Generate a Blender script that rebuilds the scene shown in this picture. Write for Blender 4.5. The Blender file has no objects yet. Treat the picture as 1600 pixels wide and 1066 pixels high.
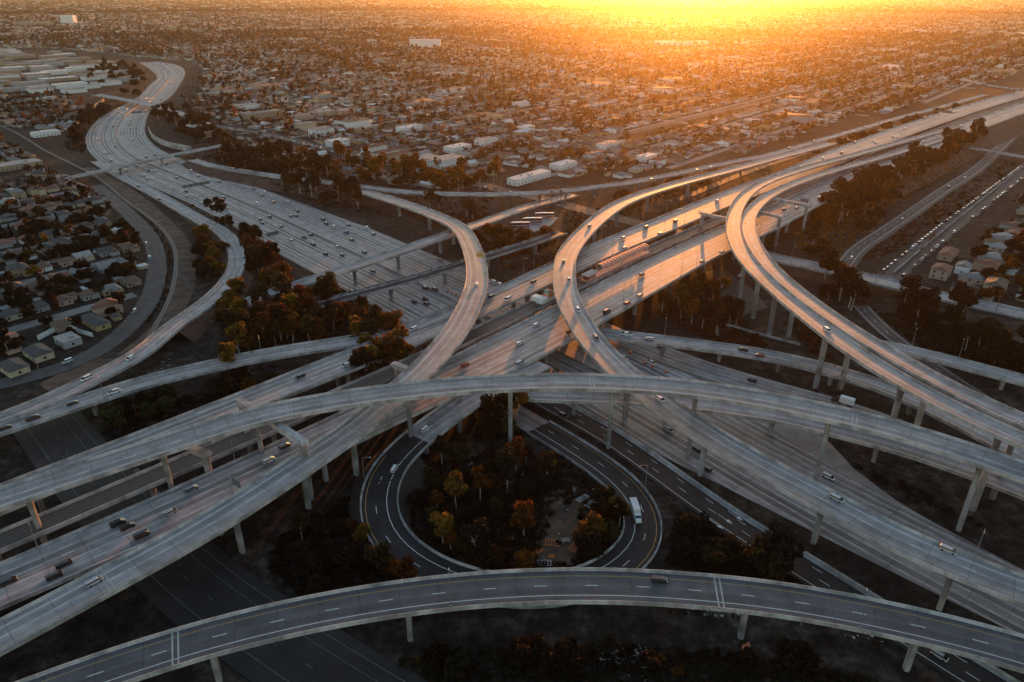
import bpy, bmesh, math, random
import numpy as np
from mathutils import Vector, Matrix
random.seed(7); rng = np.random.default_rng(7)
scene = bpy.context.scene
COL = scene.collection

# ------------------------------------------------------------------ camera, sky, sun, exposure
FPX, CX, CY, CAM_H = 1120.0, 800.0, 533.0, 170.0          # drone camera: focal length in photo pixels, 170 m up
PITCH = math.atan(553 / FPX)
SUN_EL, SUN_AZ = math.radians(3.2), math.radians(12.5)     # azimuth from +Y towards +X
cam = bpy.data.cameras.new('camera'); camo = bpy.data.objects.new('camera', cam); COL.objects.link(camo)
cam.sensor_width = 36; cam.lens = 36 * FPX / 1600; cam.clip_start = 1; cam.clip_end = 60000
camo.location = (0, 0, CAM_H); camo.rotation_euler = (math.pi / 2 - PITCH, 0, 0)
scene.camera = camo
world = bpy.data.worlds.new('World'); scene.world = world; world.use_nodes = True
wn = world.node_tree; bg = wn.nodes['Background']
sky = wn.nodes.new('ShaderNodeTexSky'); sky.sky_type = 'NISHITA'; sky.sun_disc = False
sky.sun_elevation = SUN_EL; sky.sun_rotation = SUN_AZ; sky.altitude = 100
sky.air_density = 1.0; sky.dust_density = 1.0; sky.ozone_density = 1.3
wn.links.new(sky.outputs[0], bg.inputs[0]); bg.inputs[1].default_value = 0.15
sl = bpy.data.lights.new('sun', 'SUN'); sl.energy = 2.0; sl.angle = math.radians(0.5); sl.color = (1.0, 0.31, 0.045)
so = bpy.data.objects.new('sun', sl); COL.objects.link(so)
sdir = Vector((math.sin(SUN_AZ) * math.cos(SUN_EL), math.cos(SUN_AZ) * math.cos(SUN_EL), math.sin(SUN_EL)))
so.rotation_euler = sdir.to_track_quat('Z', 'Y').to_euler(); so.location = (0, 0, 400)
scene.view_settings.view_transform = 'Standard'; scene.view_settings.look = 'None'
scene.view_settings.exposure = 1.75; scene.view_settings.gamma = 1.0
scene.render.engine = 'CYCLES'
cy = scene.cycles
cy.max_bounces = 5; cy.diffuse_bounces = 2; cy.glossy_bounces = 2; cy.transmission_bounces = 3
cy.volume_bounces = 0; cy.transparent_max_bounces = 6; cy.use_denoising = True; cy.use_adaptive_sampling = False
cy.sample_clamp_indirect = 6
HAZE_DENSITY, HAZE_G = 0.000027, 0.85

# ------------------------------------------------------------------ pixel <-> place (survey of the photograph)
_c, _s = math.cos(PITCH), math.sin(PITCH)
def P(px, py, z=0.0):
    x = (px - CX) / FPX; y = -(py - CY) / FPX
    t = (z - CAM_H) / (-_s + y * _c)
    return np.array((x * t, (_c + y * _s) * t, z))
def Q(p):
    p = np.asarray(p, float); Y = p[..., 1]; Z = p[..., 2] - CAM_H
    dep = np.maximum(Y * _c - Z * _s, 1e-3); up = Y * _s + Z * _c
    return np.stack([CX + FPX * p[..., 0] / dep, CY - FPX * up / dep], -1)
def inpoly(xy, poly):
    xy = np.asarray(xy, float).reshape(-1, 2); poly = np.asarray(poly, float); r = np.zeros(len(xy), bool); j = len(poly) - 1
    for i in range(len(poly)):
        a, b = poly[i], poly[j]
        cnd = (a[1] > xy[:, 1]) != (b[1] > xy[:, 1])
        with np.errstate(divide='ignore', invalid='ignore'):
            r ^= cnd & (xy[:, 0] < (b[0] - a[0]) * (xy[:, 1] - a[1]) / (b[1] - a[1]) + a[0])
        j = i
    return r

# ------------------------------------------------------------------ materials
MATS = {}
def nm(name):
    m = bpy.data.materials.new(name); m.use_nodes = True
    n = m.node_tree.nodes; b = n['Principled BSDF']; MATS[name] = m
    return m, n, m.node_tree.links, b
def coord(n, l, scale=(1, 1, 1), src='Object', rot=0.0):
    t = n.new('ShaderNodeTexCoord'); mp = n.new('ShaderNodeMapping'); mp.inputs['Scale'].default_value = scale; mp.inputs['Rotation'].default_value = (0, 0, rot)
    l.new(t.outputs[src], mp.inputs[0]); return mp.outputs[0]
def noise(n, l, vec, scale, detail=4, rough=0.6):
    t = n.new('ShaderNodeTexNoise'); t.inputs['Scale'].default_value = scale; t.inputs['Detail'].default_value = detail; t.inputs['Roughness'].default_value = rough
    if vec is not None: l.new(vec, t.inputs['Vector'])
    return t.outputs['Fac']
def ramp(n, l, fac, stops):
    r = n.new('ShaderNodeValToRGB'); e = r.color_ramp.elements
    while len(e) < len(stops): e.new(0.5)
    for k, (p, c) in enumerate(stops): e[k].position = p; e[k].color = (*c, 1) if len(c) == 3 else c
    l.new(fac, r.inputs[0]); return r.outputs[0]
def mix(n, l, fac, a, b, mode='MIX'):
    m = n.new('ShaderNodeMix'); m.data_type = 'RGBA'; m.blend_type = mode
    for sock, v in ((m.inputs[0], fac), (m.inputs[6], a), (m.inputs[7], b)):
        if hasattr(v, 'is_output'): l.new(v, sock)
        else: sock.default_value = v if isinstance(v, (int, float)) else (*v, 1)
    return m.outputs[2]
def mth(n, l, op, a, b=0.0, c=None):
    m = n.new('ShaderNodeMath'); m.operation = op
    for k, v in enumerate((a, b, c)):
        if v is None: continue
        if hasattr(v, 'is_output'): l.new(v, m.inputs[k])
        else: m.inputs[k].default_value = v
    return m.outputs[0]
def simple(name, col, rough=0.7, var=0.25, scale=0.6, metal=0.0, emit=None, coat=0.0):
    m, n, l, b = nm(name)
    v = coord(n, l); f = noise(n, l, v, scale)
    lo = tuple(c * (1 - var) for c in col); hi = tuple(min(1, c * (1 + var)) for c in col)
    l.new(ramp(n, l, f, [(0.3, lo), (0.7, hi)]), b.inputs['Base Color'])
    b.inputs['Roughness'].default_value = rough; b.inputs['Metallic'].default_value = metal
    if coat: b.inputs['Coat Weight'].default_value = coat
    if emit: b.inputs['Emission Color'].default_value = (*emit[0], 1); b.inputs['Emission Strength'].default_value = emit[1]
    return m
def pavement(name, light, dark, rough=0.6, streak=0.75, patch=0.35, spec=0.4):
    """road surface: u = lanes across, v = metres along; tyre paths darken the lane, slabs and stains vary it"""
    m, n, l, b = nm(name)
    uv = n.new('ShaderNodeUVMap'); sp = n.new('ShaderNodeSeparateXYZ'); l.new(uv.outputs[0], sp.inputs[0])
    u, v = sp.outputs[0], sp.outputs[1]
    cs = mth(n, l, 'COSINE', mth(n, l, 'MULTIPLY', u, 2 * math.pi))
    band = mth(n, l, 'MULTIPLY_ADD', cs, -0.5, 0.5)                       # 1 in mid lane
    cs2 = mth(n, l, 'COSINE', mth(n, l, 'MULTIPLY', u, 4 * math.pi)); wheel = mth(n, l, 'MULTIPLY_ADD', cs2, -0.5, 0.5)
    cmb = n.new('ShaderNodeCombineXYZ'); l.new(mth(n, l, 'MULTIPLY', u, 2.2), cmb.inputs[0]); l.new(mth(n, l, 'MULTIPLY', v, 0.018), cmb.inputs[1])
    long_n = noise(n, l, cmb.outputs[0], 1.0, 5, 0.65)
    k = mth(n, l, 'ADD', mth(n, l, 'MULTIPLY', band, 0.55), mth(n, l, 'MULTIPLY', wheel, 0.3))
    ln = n.new('ShaderNodeTexWhiteNoise'); ln.noise_dimensions = '1D'; l.new(mth(n, l, 'FLOOR', u), ln.inputs['W'])
    k = mth(n, l, 'MULTIPLY', k, mth(n, l, 'MULTIPLY_ADD', ln.outputs['Value'], 1.1, 0.45))
    k = mth(n, l, 'MULTIPLY', k, mth(n, l, 'MULTIPLY_ADD', long_n, 2.4, -0.35)); k = mth(n, l, 'MULTIPLY', k, streak); 
    k.node.use_clamp = True
    c = mix(n, l, k, light, dark)
    cm2 = n.new('ShaderNodeCombineXYZ'); l.new(mth(n, l, 'FLOOR', mth(n, l, 'MULTIPLY', v, 1 / 11.0)), cm2.inputs[1]); l.new(mth(n, l, 'FLOOR', u), cm2.inputs[0])
    wn_ = n.new('ShaderNodeTexWhiteNoise'); wn_.noise_dimensions = '2D'; l.new(cm2.outputs[0], wn_.inputs['Vector'])
    c = mix(n, l, 1.0, c, ramp(n, l, wn_.outputs['Value'], [(0.0, (1 - patch * 0.5,) * 3), (1.0, (1 + 0 * patch,) * 3)]), 'MULTIPLY')
    fr = mth(n, l, 'FRACT', mth(n, l, 'MULTIPLY', v, 1 / 11.0)); jt = mth(n, l, 'LESS_THAN', fr, 0.026)
    c = mix(n, l, mth(n, l, 'MULTIPLY', jt, 0.45), c, tuple(x * .5 for x in dark))
    st = noise(n, l, coord(n, l), 0.12, 8, 0.7)
    c = mix(n, l, 1.0, c, ramp(n, l, st, [(0.32, (0.55,) * 3), (0.62, (1.0,) * 3)]), 'MULTIPLY')
    l.new(c, b.inputs['Base Color']); b.inputs['Roughness'].default_value = rough; b.inputs['Specular IOR Level'].default_value = spec
    return m
def concrete(name, col, rough=0.75):
    m, n, l, b = nm(name)
    v = coord(n, l, (1, 1, 0.25)); f = noise(n, l, v, 0.45, 8, 0.7); g = noise(n, l, coord(n, l), 2.5, 3)
    c = ramp(n, l, f, [(0.25, tuple(x * 0.5 for x in col)), (0.5, col), (0.75, tuple(x * 1.25 for x in col))])
    c = mix(n, l, 1.0, c, ramp(n, l, g, [(0.3, (0.7,) * 3), (0.7, (1.0,) * 3)]), 'MULTIPLY')
    pt = noise(n, l, coord(n, l), 0.07, 2, 0.9)
    c = mix(n, l, 1.0, c, ramp(n, l, pt, [(0.40, (0.6,) * 3), (0.5, (0.95,) * 3), (0.62, (1.25,) * 3)]), 'MULTIPLY')
    l.new(c, b.inputs['Base Color']); b.inputs['Roughness'].default_value = rough
    return m
def leafmat(name, dark, mid, bright, trans=0.35):
    m, n, l, b = nm(name)
    f = noise(n, l, coord(n, l), 0.55, 5, 0.7)
    g = n.new('ShaderNodeObjectInfo')
    c = ramp(n, l, f, [(0.30, dark), (0.52, mid), (0.74, bright)])
    hs = n.new('ShaderNodeHueSaturation'); l.new(mth(n, l, 'MULTIPLY_ADD', g.outputs['Random'], 0.05, 0.475), hs.inputs['Hue'])
    l.new(mth(n, l, 'MULTIPLY_ADD', g.outputs['Random'], 0.7, 0.65), hs.inputs['Value']); l.new(c, hs.inputs['Color'])
    l.new(hs.outputs[0], b.inputs['Base Color']); b.inputs['Roughness'].default_value = 0.7; b.inputs['Specular IOR Level'].default_value = 0.2
    t = n.new('ShaderNodeBsdfTranslucent'); l.new(hs.outputs[0], t.inputs[0]); ms = n.new('ShaderNodeMixShader'); ms.inputs[0].default_value = trans
    l.new(b.outputs[0], ms.inputs[1]); l.new(t.outputs[0], ms.inputs[2]); l.new(ms.outputs[0], n['Material Output'].inputs[0])
    return m
pavement('deck_pavement', (0.48, 0.437, 0.435), (0.135, 0.121, 0.125), 0.6, 0.95, 0.3)
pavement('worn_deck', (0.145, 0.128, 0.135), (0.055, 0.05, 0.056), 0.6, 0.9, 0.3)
pavement('freeway_pavement', (0.49, 0.447, 0.44), (0.075, 0.071, 0.074), 0.6, 1.1, 0.4)
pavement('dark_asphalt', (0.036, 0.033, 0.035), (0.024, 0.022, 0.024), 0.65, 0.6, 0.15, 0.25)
pavement('street_asphalt', (0.088, 0.084, 0.087), (0.055, 0.052, 0.055), 0.7, 0.8, 0.3, 0.25)
concrete('bridge_concrete', (0.31, 0.285, 0.28)); concrete('pale_concrete', (0.46, 0.425, 0.415)); concrete('wall_concrete', (0.24, 0.23, 0.22))
simple('white_paint', (0.75, 0.74, 0.72), 0.6, 0.15, 1.5); simple('yellow_paint', (0.50, 0.27, 0.07), 0.6, 0.2, 1.5)
simple('worn_paint', (0.16, 0.155, 0.15), 0.7, 0.4, 1.0); simple('joint', (0.40, 0.39, 0.375), 0.6, 0.15)
simple('steel', (0.28, 0.28, 0.29), 0.5, 0.1, 1, 0.6); simple('rail_steel', (0.22, 0.2, 0.19), 0.4, 0.1, 1, 0.8); simple('ballast', (0.13, 0.10, 0.085), 0.9, 0.35, 3)
simple('soil', (0.035, 0.028, 0.024), 0.95, 0.6, 0.07); simple('dry_slope', (0.075, 0.036, 0.022), 0.95, 0.6, 0.12); simple('dirt', (0.082, 0.052, 0.036), 0.95, 0.75, 0.12)
simple('trunk', (0.16, 0.12, 0.09), 0.9, 0.4, 2); simple('pale_trunk', (0.36, 0.31, 0.26), 0.85, 0.3, 2)
leafmat('leaf_rust', (0.020, 0.009, 0.005), (0.125, 0.054, 0.013), (0.42, 0.18, 0.028), 0.5)
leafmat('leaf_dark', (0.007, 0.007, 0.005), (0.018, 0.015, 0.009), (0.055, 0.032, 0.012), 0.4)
leafmat('leaf_olive', (0.011, 0.010, 0.006), (0.035, 0.027, 0.011), (0.12, 0.066, 0.017), 0.45)
leafmat('leaf_gold', (0.035, 0.016, 0.005), (0.17, 0.075, 0.013), (0.42, 0.19, 0.028), 0.5)
leafmat('leaf_green', (0.014, 0.018, 0.007), (0.035, 0.042, 0.014), (0.10, 0.11, 0.025), 0.4)
for k, c in {'white': (0.75, 0.75, 0.74), 'silver': (0.42, 0.42, 0.43), 'grey': (0.16, 0.16, 0.17), 'black': (0.015, 0.015, 0.017), 'red': (0.28, 0.022, 0.018), 'blue': (0.03, 0.06, 0.16), 'beige': (0.4, 0.33, 0.24), 'yellow': (0.6, 0.33, 0.02)}.items():
    simple('paint_' + k, c, 0.3, 0.05, 1, 0.1 if k in ('silver', 'grey') else 0, None, 0.8)
simple('glass', (0.02, 0.022, 0.026), 0.08, 0.1); simple('tyre', (0.02, 0.02, 0.02), 0.8, 0.1); simple('chrome', (0.5, 0.5, 0.5), 0.3, 0.1, 1, 0.9)
simple('headlamp', (0.8, 0.8, 0.76), 0.2, 0.05); simple('taillamp', (0.35, 0.01, 0.008), 0.25, 0.05)
simple('orange_plastic', (0.65, 0.14, 0.02), 0.5, 0.1); simple('lumber_orange', (0.5, 0.15, 0.04), 0.7, 0.3, 2); simple('grey_board', (0.36, 0.35, 0.34), 0.7, 0.3, 2)
simple('sign_green', (0.02, 0.16, 0.10), 0.5, 0.1); simple('sign_back', (0.10, 0.10, 0.105), 0.5, 0.1); simple('sign_yellow', (0.65, 0.33, 0.02), 0.5, 0.1)
for k, c in {'roof_grey': (0.20, 0.19, 0.19), 'roof_brown': (0.12, 0.075, 0.055), 'roof_red': (0.20, 0.085, 0.055), 'roof_dark': (0.065, 0.06, 0.06), 'roof_pale': (0.32, 0.30, 0.285), 'roof_white': (0.60, 0.58, 0.56)}.items():
    simple(k, c, 0.8, 0.25, 0.8)
for k, c in {'wall_white': (0.78, 0.76, 0.72), 'wall_cream': (0.52, 0.43, 0.29), 'wall_pink': (0.48, 0.32, 0.25), 'wall_grey': (0.36, 0.35, 0.34), 'wall_tan': (0.36, 0.26, 0.17), 'wall_yellow': (0.40, 0.30, 0.14)}.items():
    simple(k, c, 0.8, 0.12, 0.8)
simple('canopy_pink', (0.64, 0.29, 0.21), 0.85, 0.1); simple('door_brown', (0.10, 0.06, 0.04), 0.6, 0.1); simple('bus_red', (0.35, 0.05, 0.03), 0.35, 0.05, 1, 0, None, 0.6); simple('teal', (0.10, 0.32, 0.27), 0.5, 0.1)

# ------------------------------------------------------------------ mesh helpers
class MB:
    """collects faces, then links ONE mesh object"""
    def __init__(s): s.v = []; s.f = []; s.m = []; s.uv = []
    def add(s, verts, faces, mi=0, uvs=None):
        o = len(s.v); s.v += [tuple(map(float, p)) for p in verts]
        for k, f in enumerate(faces): s.f.append(tuple(i + o for i in f)); s.m.append(mi); s.uv.append(uvs[k] if uvs else None)
        return s
    def box(s, x0, x1, y0, y1, z0, z1, mi=0, M=None):
        v = [(x0, y0, z0), (x1, y0, z0), (x1, y1, z0), (x0, y1, z0), (x0, y0, z1), (x1, y0, z1), (x1, y1, z1), (x0, y1, z1)]
        if M is not None: v = [tuple(M @ Vector(p)) for p in v]
        return s.add(v, [(3, 2, 1, 0), (4, 5, 6, 7), (0, 1, 5, 4), (1, 2, 6, 5), (2, 3, 7, 6), (3, 0, 4, 7)], mi)
    def tube(s, a, b, r0, r1, n=6, mi=0, cap=True):
        a, b = Vector(a), Vector(b); d = (b - a).normalized(); q = d.to_track_quat('Z', 'Y')
        ring = lambda c, r: [c + q @ Vector((r * math.cos(2 * math.pi * k / n), r * math.sin(2 * math.pi * k / n), 0)) for k in range(n)]
        fs = [(k, (k + 1) % n, n + (k + 1) % n, n + k) for k in range(n)]
        if cap: fs += [tuple(range(n - 1, -1, -1)), tuple(range(n, 2 * n))]
        return s.add(ring(a, r0) + ring(b, r1), fs, mi)
    def loft(s, rings, mi=0, cap=True):
        n = len(rings[0]); v = [p for r in rings for p in r]; fs = []
        for i in range(len(rings) - 1):
            for k in range(n): fs.append((i * n + k, i * n + (k + 1) % n, (i + 1) * n + (k + 1) % n, (i + 1) * n + k))
        if cap: fs += [tuple(range(n - 1, -1, -1)), tuple(range((len(rings) - 1) * n, len(rings) * n))]
        return s.add(v, fs, mi)
    def mesh(s, name, mats, smooth=False):
        me = bpy.data.meshes.new(name); me.from_pydata(s.v, [], s.f)
        for m in (mats if isinstance(mats, (list, tuple)) else [mats]): me.materials.append(MATS[m])
        if any(s.m): me.polygons.foreach_set('material_index', s.m)
        if any(u is not None for u in s.uv):
            lay = me.uv_layers.new(name='UVMap'); flat = []
            for f, u in zip(s.f, s.uv): flat += [c for p in (u or [(0, 0)] * len(f)) for c in p]
            lay.data.foreach_set('uv', flat)
        if smooth: me.polygons.foreach_set('use_smooth', [True] * len(s.f))
        me.update(); return me
    def build(s, name, mats, parent=None, smooth=False):
        return link(name, s.mesh(name, mats, smooth), parent)
def link(name, me, parent=None):
    o = bpy.data.objects.new(name, me); COL.objects.link(o)
    if parent: o.parent = parent
    return o
def tag(o, label, cat, group=None):
    o['label'] = label; o['category'] = cat
    if group: o['group'] = group
    return o
def thing(name, label, cat, loc=(0, 0, 0), rz=0.0, group=None):
    o = bpy.data.objects.new(name, None); COL.objects.link(o); o.location = loc; o.rotation_euler = (0, 0, rz); o.empty_display_size = 0.5
    return tag(o, label, cat, group)
def structure(o): o['kind'] = 'structure'; return o
def stuff(o): o['kind'] = 'stuff'; return o
def copy_tree(o, parent=None):
    c = o.copy(); COL.objects.link(c)
    if parent: c.parent = parent
    for ch in o.children: copy_tree(ch, c)
    return c
ORD = ['', 'second ', 'third ', 'fourth ', 'fifth ', 'sixth ', 'seventh ', 'eighth ', 'ninth ', 'tenth ', 'eleventh ', 'twelfth ', 'thirteenth ', 'fourteenth ', 'fifteenth ', 'sixteenth ', 'seventeenth ', 'eighteenth ', 'nineteenth ', 'twentieth ']
def nth(k):
    if k < 20: return ORD[k]
    return '%d%s ' % (k + 1, {1: 'st', 2: 'nd', 3: 'rd'}.get((k + 1) % 10, 'th') if (k + 1) % 100 not in (11, 12, 13) else 'th')
PENDING = {}
def later(o, phrase, where, cat, group, dist):
    """label decided at the end: things alike in the same place are told apart by which is nearest"""
    PENDING.setdefault((phrase, where), []).append((dist, o, cat, group))
def settle_labels():
    for (phrase, where), rows in PENDING.items():
        rows.sort(key=lambda r: r[0])
        for k, (d, o, cat, group) in enumerate(rows):
            lab = phrase if len(rows) == 1 else ('nearest ' if k == 0 else nth(k) + 'nearest ') + phrase
            tag(o, lab + ' ' + where, cat, group)
def arr_mesh(name, V, F, mats, mi=None, smooth=False, uv=None):
    """numpy verts (n,3), quads/tris (m,k) -> mesh"""
    me = bpy.data.meshes.new(name); V = np.asarray(V, np.float32); F = np.asarray(F, np.int32); k = F.shape[1]
    me.vertices.add(len(V)); me.vertices.foreach_set('co', V.ravel()); me.loops.add(F.size); me.loops.foreach_set('vertex_index', F.ravel())
    me.polygons.add(len(F)); me.polygons.foreach_set('loop_start', np.arange(0, F.size, k, dtype=np.int32))
    for m in (mats if isinstance(mats, (list, tuple)) else [mats]): me.materials.append(MATS[m])
    if mi is not None: me.polygons.foreach_set('material_index', np.asarray(mi, np.int32))
    if smooth: me.polygons.foreach_set('use_smooth', np.ones(len(F), bool))
    me.update(calc_edges=True); me.validate(); return me
# ------------------------------------------------------------------ roads
ROADS = {}
def spline(pts, step):
    p = np.asarray(pts, float); n = len(p)
    ext = np.vstack([2 * p[0] - p[1], p, 2 * p[-1] - p[-2]]); out = []
    for i in range(n - 1):
        a, b, c, d = ext[i:i + 4]
        t1 = np.linalg.norm(b - a) ** .5; t2 = t1 + np.linalg.norm(c - b) ** .5; t3 = t2 + np.linalg.norm(d - c) ** .5
        for t in np.linspace(t1, t2, 24, endpoint=False):
            A1 = (t1 - t) / t1 * a + t / t1 * b; A2 = (t2 - t) / (t2 - t1) * b + (t - t1) / (t2 - t1) * c; A3 = (t3 - t) / (t3 - t2) * c + (t - t2) / (t3 - t2) * d
            B1 = (t2 - t) / t2 * A1 + t / t2 * A2; B2 = (t3 - t) / (t3 - t1) * A2 + (t - t1) / (t3 - t1) * A3
            out.append((t2 - t) / (t2 - t1) * B1 + (t - t1) / (t2 - t1) * B2)
    out.append(p[-1]); return resample(np.array(out), step)
def resample(q, step):
    s = np.r_[0, np.cumsum(np.linalg.norm(np.diff(q, axis=0), axis=1))]; n = max(3, int(s[-1] / step) + 1); t = np.linspace(0, s[-1], n)
    return np.stack([np.interp(t, s, q[:, k]) for k in range(q.shape[1])], 1)
def smooth(q, n):
    q = q.copy()
    for _ in range(n): q[1:-1] = q[:-2] * .25 + q[1:-1] * .5 + q[2:] * .25
    return q
class Road:
    def __init__(s, name, pts=None, width=None, edges=None, step=4.0, sm=10):
        if edges:
            L = spline([P(*p) for p in edges[0]], 3.0); R = spline([P(*p) for p in edges[1]], 3.0)
            idx = [int(np.argmin(((R - l) ** 2).sum(1))) for l in L[::2]]; Lk = L[::2]; ok = [k for k in range(len(Lk)) if 0 < idx[k] < len(R) - 1]
            c = np.array([(Lk[k] + R[idx[k]]) / 2 for k in ok]); w = np.array([np.linalg.norm(Lk[k] - R[idx[k]]) / 2 for k in ok])
            q = smooth(resample(np.c_[c, w], step), 40); s.c = q[:, :3]; s.w = q[:, 3]
        else:
            s.c = smooth(spline([P(*p) for p in pts], step), sm); s.w = np.full(len(s.c), width / 2.0)
        s.name = name; s.prep(); ROADS[name] = s
    def prep(s):
        t = np.gradient(s.c, axis=0); t[:, 2] = 0; s.t = t / np.linalg.norm(t, axis=1)[:, None]
        s.n = np.stack([s.t[:, 1], -s.t[:, 0], 0 * s.t[:, 0]], 1)              # to the right of travel
        s.s = np.r_[0, np.cumsum(np.linalg.norm(np.diff(s.c, axis=0), axis=1))]; s.px = Q(s.c)
    def at(s, d):
        f = lambda a: np.array([np.interp(d, s.s, a[:, k]) for k in range(3)])
        t = f(s.t); return f(s.c), t / np.linalg.norm(t), f(s.n) / np.linalg.norm(f(s.n)), np.interp(d, s.s, s.w)
    def near(s, px, py):
        return s.s[int(np.argmin(((s.px - (px, py)) ** 2).sum(1)))]
    def lat(s, px, py):
        d = s.near(px, py); c = s.at(d)[0]
        for _ in range(3):
            p = P(px, py, c[2]); k = int(np.argmin(((s.c[:, :2] - p[:2]) ** 2).sum(1))); d = s.s[k] + np.dot(p - s.c[k], s.t[k]); d = min(max(d, 0), s.s[-1]); c, t, n, w = s.at(d)
        return d, float(np.dot(p - c, n))
    def sweep(s, mb, prof, mi=0, i0=0, i1=None, closed=False, frac=False, mis=None, uv=None):
        """prof: (u, z) offsets; u in metres from the centre, or ('L'|'R', du) from an edge"""
        i1 = len(s.c) if i1 is None else i1; k = len(prof); V = []
        for i in range(i0, i1):
            for (u, z) in prof:
                if isinstance(u, tuple): u = (-s.w[i] if u[0] == 'L' else s.w[i]) + u[1]
                p = s.c[i] + s.n[i] * u; V.append((p[0], p[1], p[2] + z))
        F = []; U = []; m = i1 - i0; kk = k if closed else k - 1; ms = []
        base = len(mb.v); mb.v += V
        for i in range(m - 1):
            for j in range(kk):
                a, b = i * k + j, i * k + (j + 1) % k
                mb.f.append((base + a, base + a + k, base + b + k, base + b)); mb.m.append(mis[j] if mis else mi)
                if uv:
                    (u0, z0), (u1, z1) = prof[j], prof[(j + 1) % k]
                    g = lambda u, ii: ((-s.w[ii] if u[0] == 'L' else s.w[ii]) + u[1] if isinstance(u, tuple) else u)
                    ia, ib = i0 + i, i0 + i + 1; q = lambda u, ii: ((g(u, ii) - uv[0]) / uv[1], s.s[ii])
                    mb.uv.append([q(u0, ia), q(u0, ib), q(u1, ib), q(u1, ia)])
                else: mb.uv.append(None)
        return mb
    def line(s, mb, u, width=0.22, dash=None, d0=0.0, d1=None, mi=0, dz=0.03, phase=0.0):
        d1 = s.s[-1] if d1 is None else d1
        segs = []
        if dash:
            d = d0 + phase
            while d + dash[0] < d1: segs.append((d, d + dash[0])); d += dash[1]
        else:
            kk = max(2, int((d1 - d0) / 5)); ds = np.linspace(d0, d1, kk); segs = list(zip(ds[:-1], ds[1:]))
        for a, b in segs:
            q = []
            for d, sg in ((a, -1), (b, -1), (b, 1), (a, 1)):
                c, t, n, w = s.at(d); uu = (-w + u[1] if u[0] == 'L' else w + u[1]) if isinstance(u, tuple) else u
                if abs(uu) > w - 0.4: q = None; break
                p = c + n * (uu + sg * width / 2); q.append((p[0], p[1], p[2] + dz))
            if q: mb.add(q, [(0, 1, 2, 3)] if False else [(3, 2, 1, 0)], mi)
        return mb
    def index(s, px, py): return int(np.argmin(((s.px - (px, py)) ** 2).sum(1)))

def column(mb, x, y, top, w=1.6, d=2.3, rz=0.0, foot=-0.6, flare=1.5, mi=0):
    rings = []
    for z, k in ((foot, 1.0), (max(foot + 1, top - 4.5), 1.0), (max(foot + 1.2, top - 1.5), 1.0 + (flare - 1) * 0.45), (top, flare)):
        r = []
        for (a, b) in ((1, .55), (.6, 1), (-.6, 1), (-1, .55), (-1, -.55), (-.6, -1), (.6, -1), (1, -.55)):
            X, Y = a * w * k / 2 if abs(b) != 1 else a * w * k / 2, b * d * k / 2
            r.append((x + X * math.cos(rz) - Y * math.sin(rz), y + X * math.sin(rz) + Y * math.cos(rz), z))
        rings.append(r)
    return mb.loft(rings, mi)

def flyover(R, name, label, cat, lanes, pave='deck_pavement', thick=2.0, cols=(), col_w=(1.7, 2.4), ground=0.0, joints=(), parapet=(True, True), pier_i=(0, None), markings=True, lane0=None, auto_cols=None, cap=False, group=None, par_mat=None):
    root = thing(name, label, cat, (0, 0, 0), 0, group)
    m0 = lane0 if lane0 is not None else 0.0
    mb = MB()
    R.sweep(mb, [(('L', 0.3), 0), (('R', -0.3), 0)], 0, uv=(m0, 3.66))
    R.sweep(mb, [(('R', -0.3), 0), (('R', 0), -0.02), (('R', 0), -0.45), (('R', -1.6), -0.65), (('R', -2.6), -thick), (('L', 2.6), -thick), (('L', 1.6), -0.65), (('L', 0), -0.45), (('L', 0), -0.02), (('L', 0.3), 0)], 1)
    e0 = len(mb.v)
    mb.build('deck', [pave, 'bridge_concrete'], root)
    for sd, on in zip('LR', parapet):
        if not on: continue
        g = 1 if sd == 'L' else -1; pm = MB()
        R.sweep(pm, [((sd, g * 0.50), 0.0), ((sd, g * 0.27), 0.30), ((sd, g * 0.20), 0.95), ((sd, -g * 0.04), 0.95), ((sd, -g * 0.06), -0.5)], 0)
        pm.build('barrier', par_mat or 'pale_concrete', root)
    if markings:
        mk = MB(); yl = MB()
        for kind, u in lanes:
            if kind == 'dash': R.line(mk, u, 0.2, (3.66, 14.63), phase=random.uniform(0, 10))
            elif kind == 'white': sm_ = MB(); R.line(sm_, u, 0.2); sm_.f and sm_.build('edge_line', 'white_paint', root)
            elif kind == 'yellow': R.line(yl, u, 0.2)
        if mk.f: mk.build('lane_marking', 'white_paint', root)
        if yl.f: yl.build('edge_line', 'yellow_paint', root)
    for (jx, jy) in joints:
        d = R.near(jx, jy); jm = MB()
        for dd in (-0.7, 0.7):
            q = []
            for a, u in ((-.22, -1), (.22, -1), (.22, 1), (-.22, 1)):
                c, t, n, w = R.at(d + dd + a); p = c + n * u * (w - 0.45); q.append((p[0], p[1], p[2] + 0.035))
            jm.add(q, [(3, 2, 1, 0)])
        jm.build('expansion_joint', 'joint', root)
    ds = [R.near(*c) for c in cols]
    if auto_cols: ds += list(np.arange(*auto_cols))
    for d in ds:
        c, t, n, w = R.at(d)
        cm = MB(); rz = math.atan2(t[1], t[0])
        nn = 2 if w > 9 else 1
        for k in range(nn):
            off = 0 if nn == 1 else (-1 if k == 0 else 1) * w * 0.5
            if c[2] - thick - ground < 1.5: continue
            cm = MB(); p = c + n * off
            column(cm, p[0], p[1], c[2] - thick + 0.06, col_w[0], col_w[1], rz, ground - 0.6)
            cm.build('column', 'bridge_concrete', root)
    return root
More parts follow.
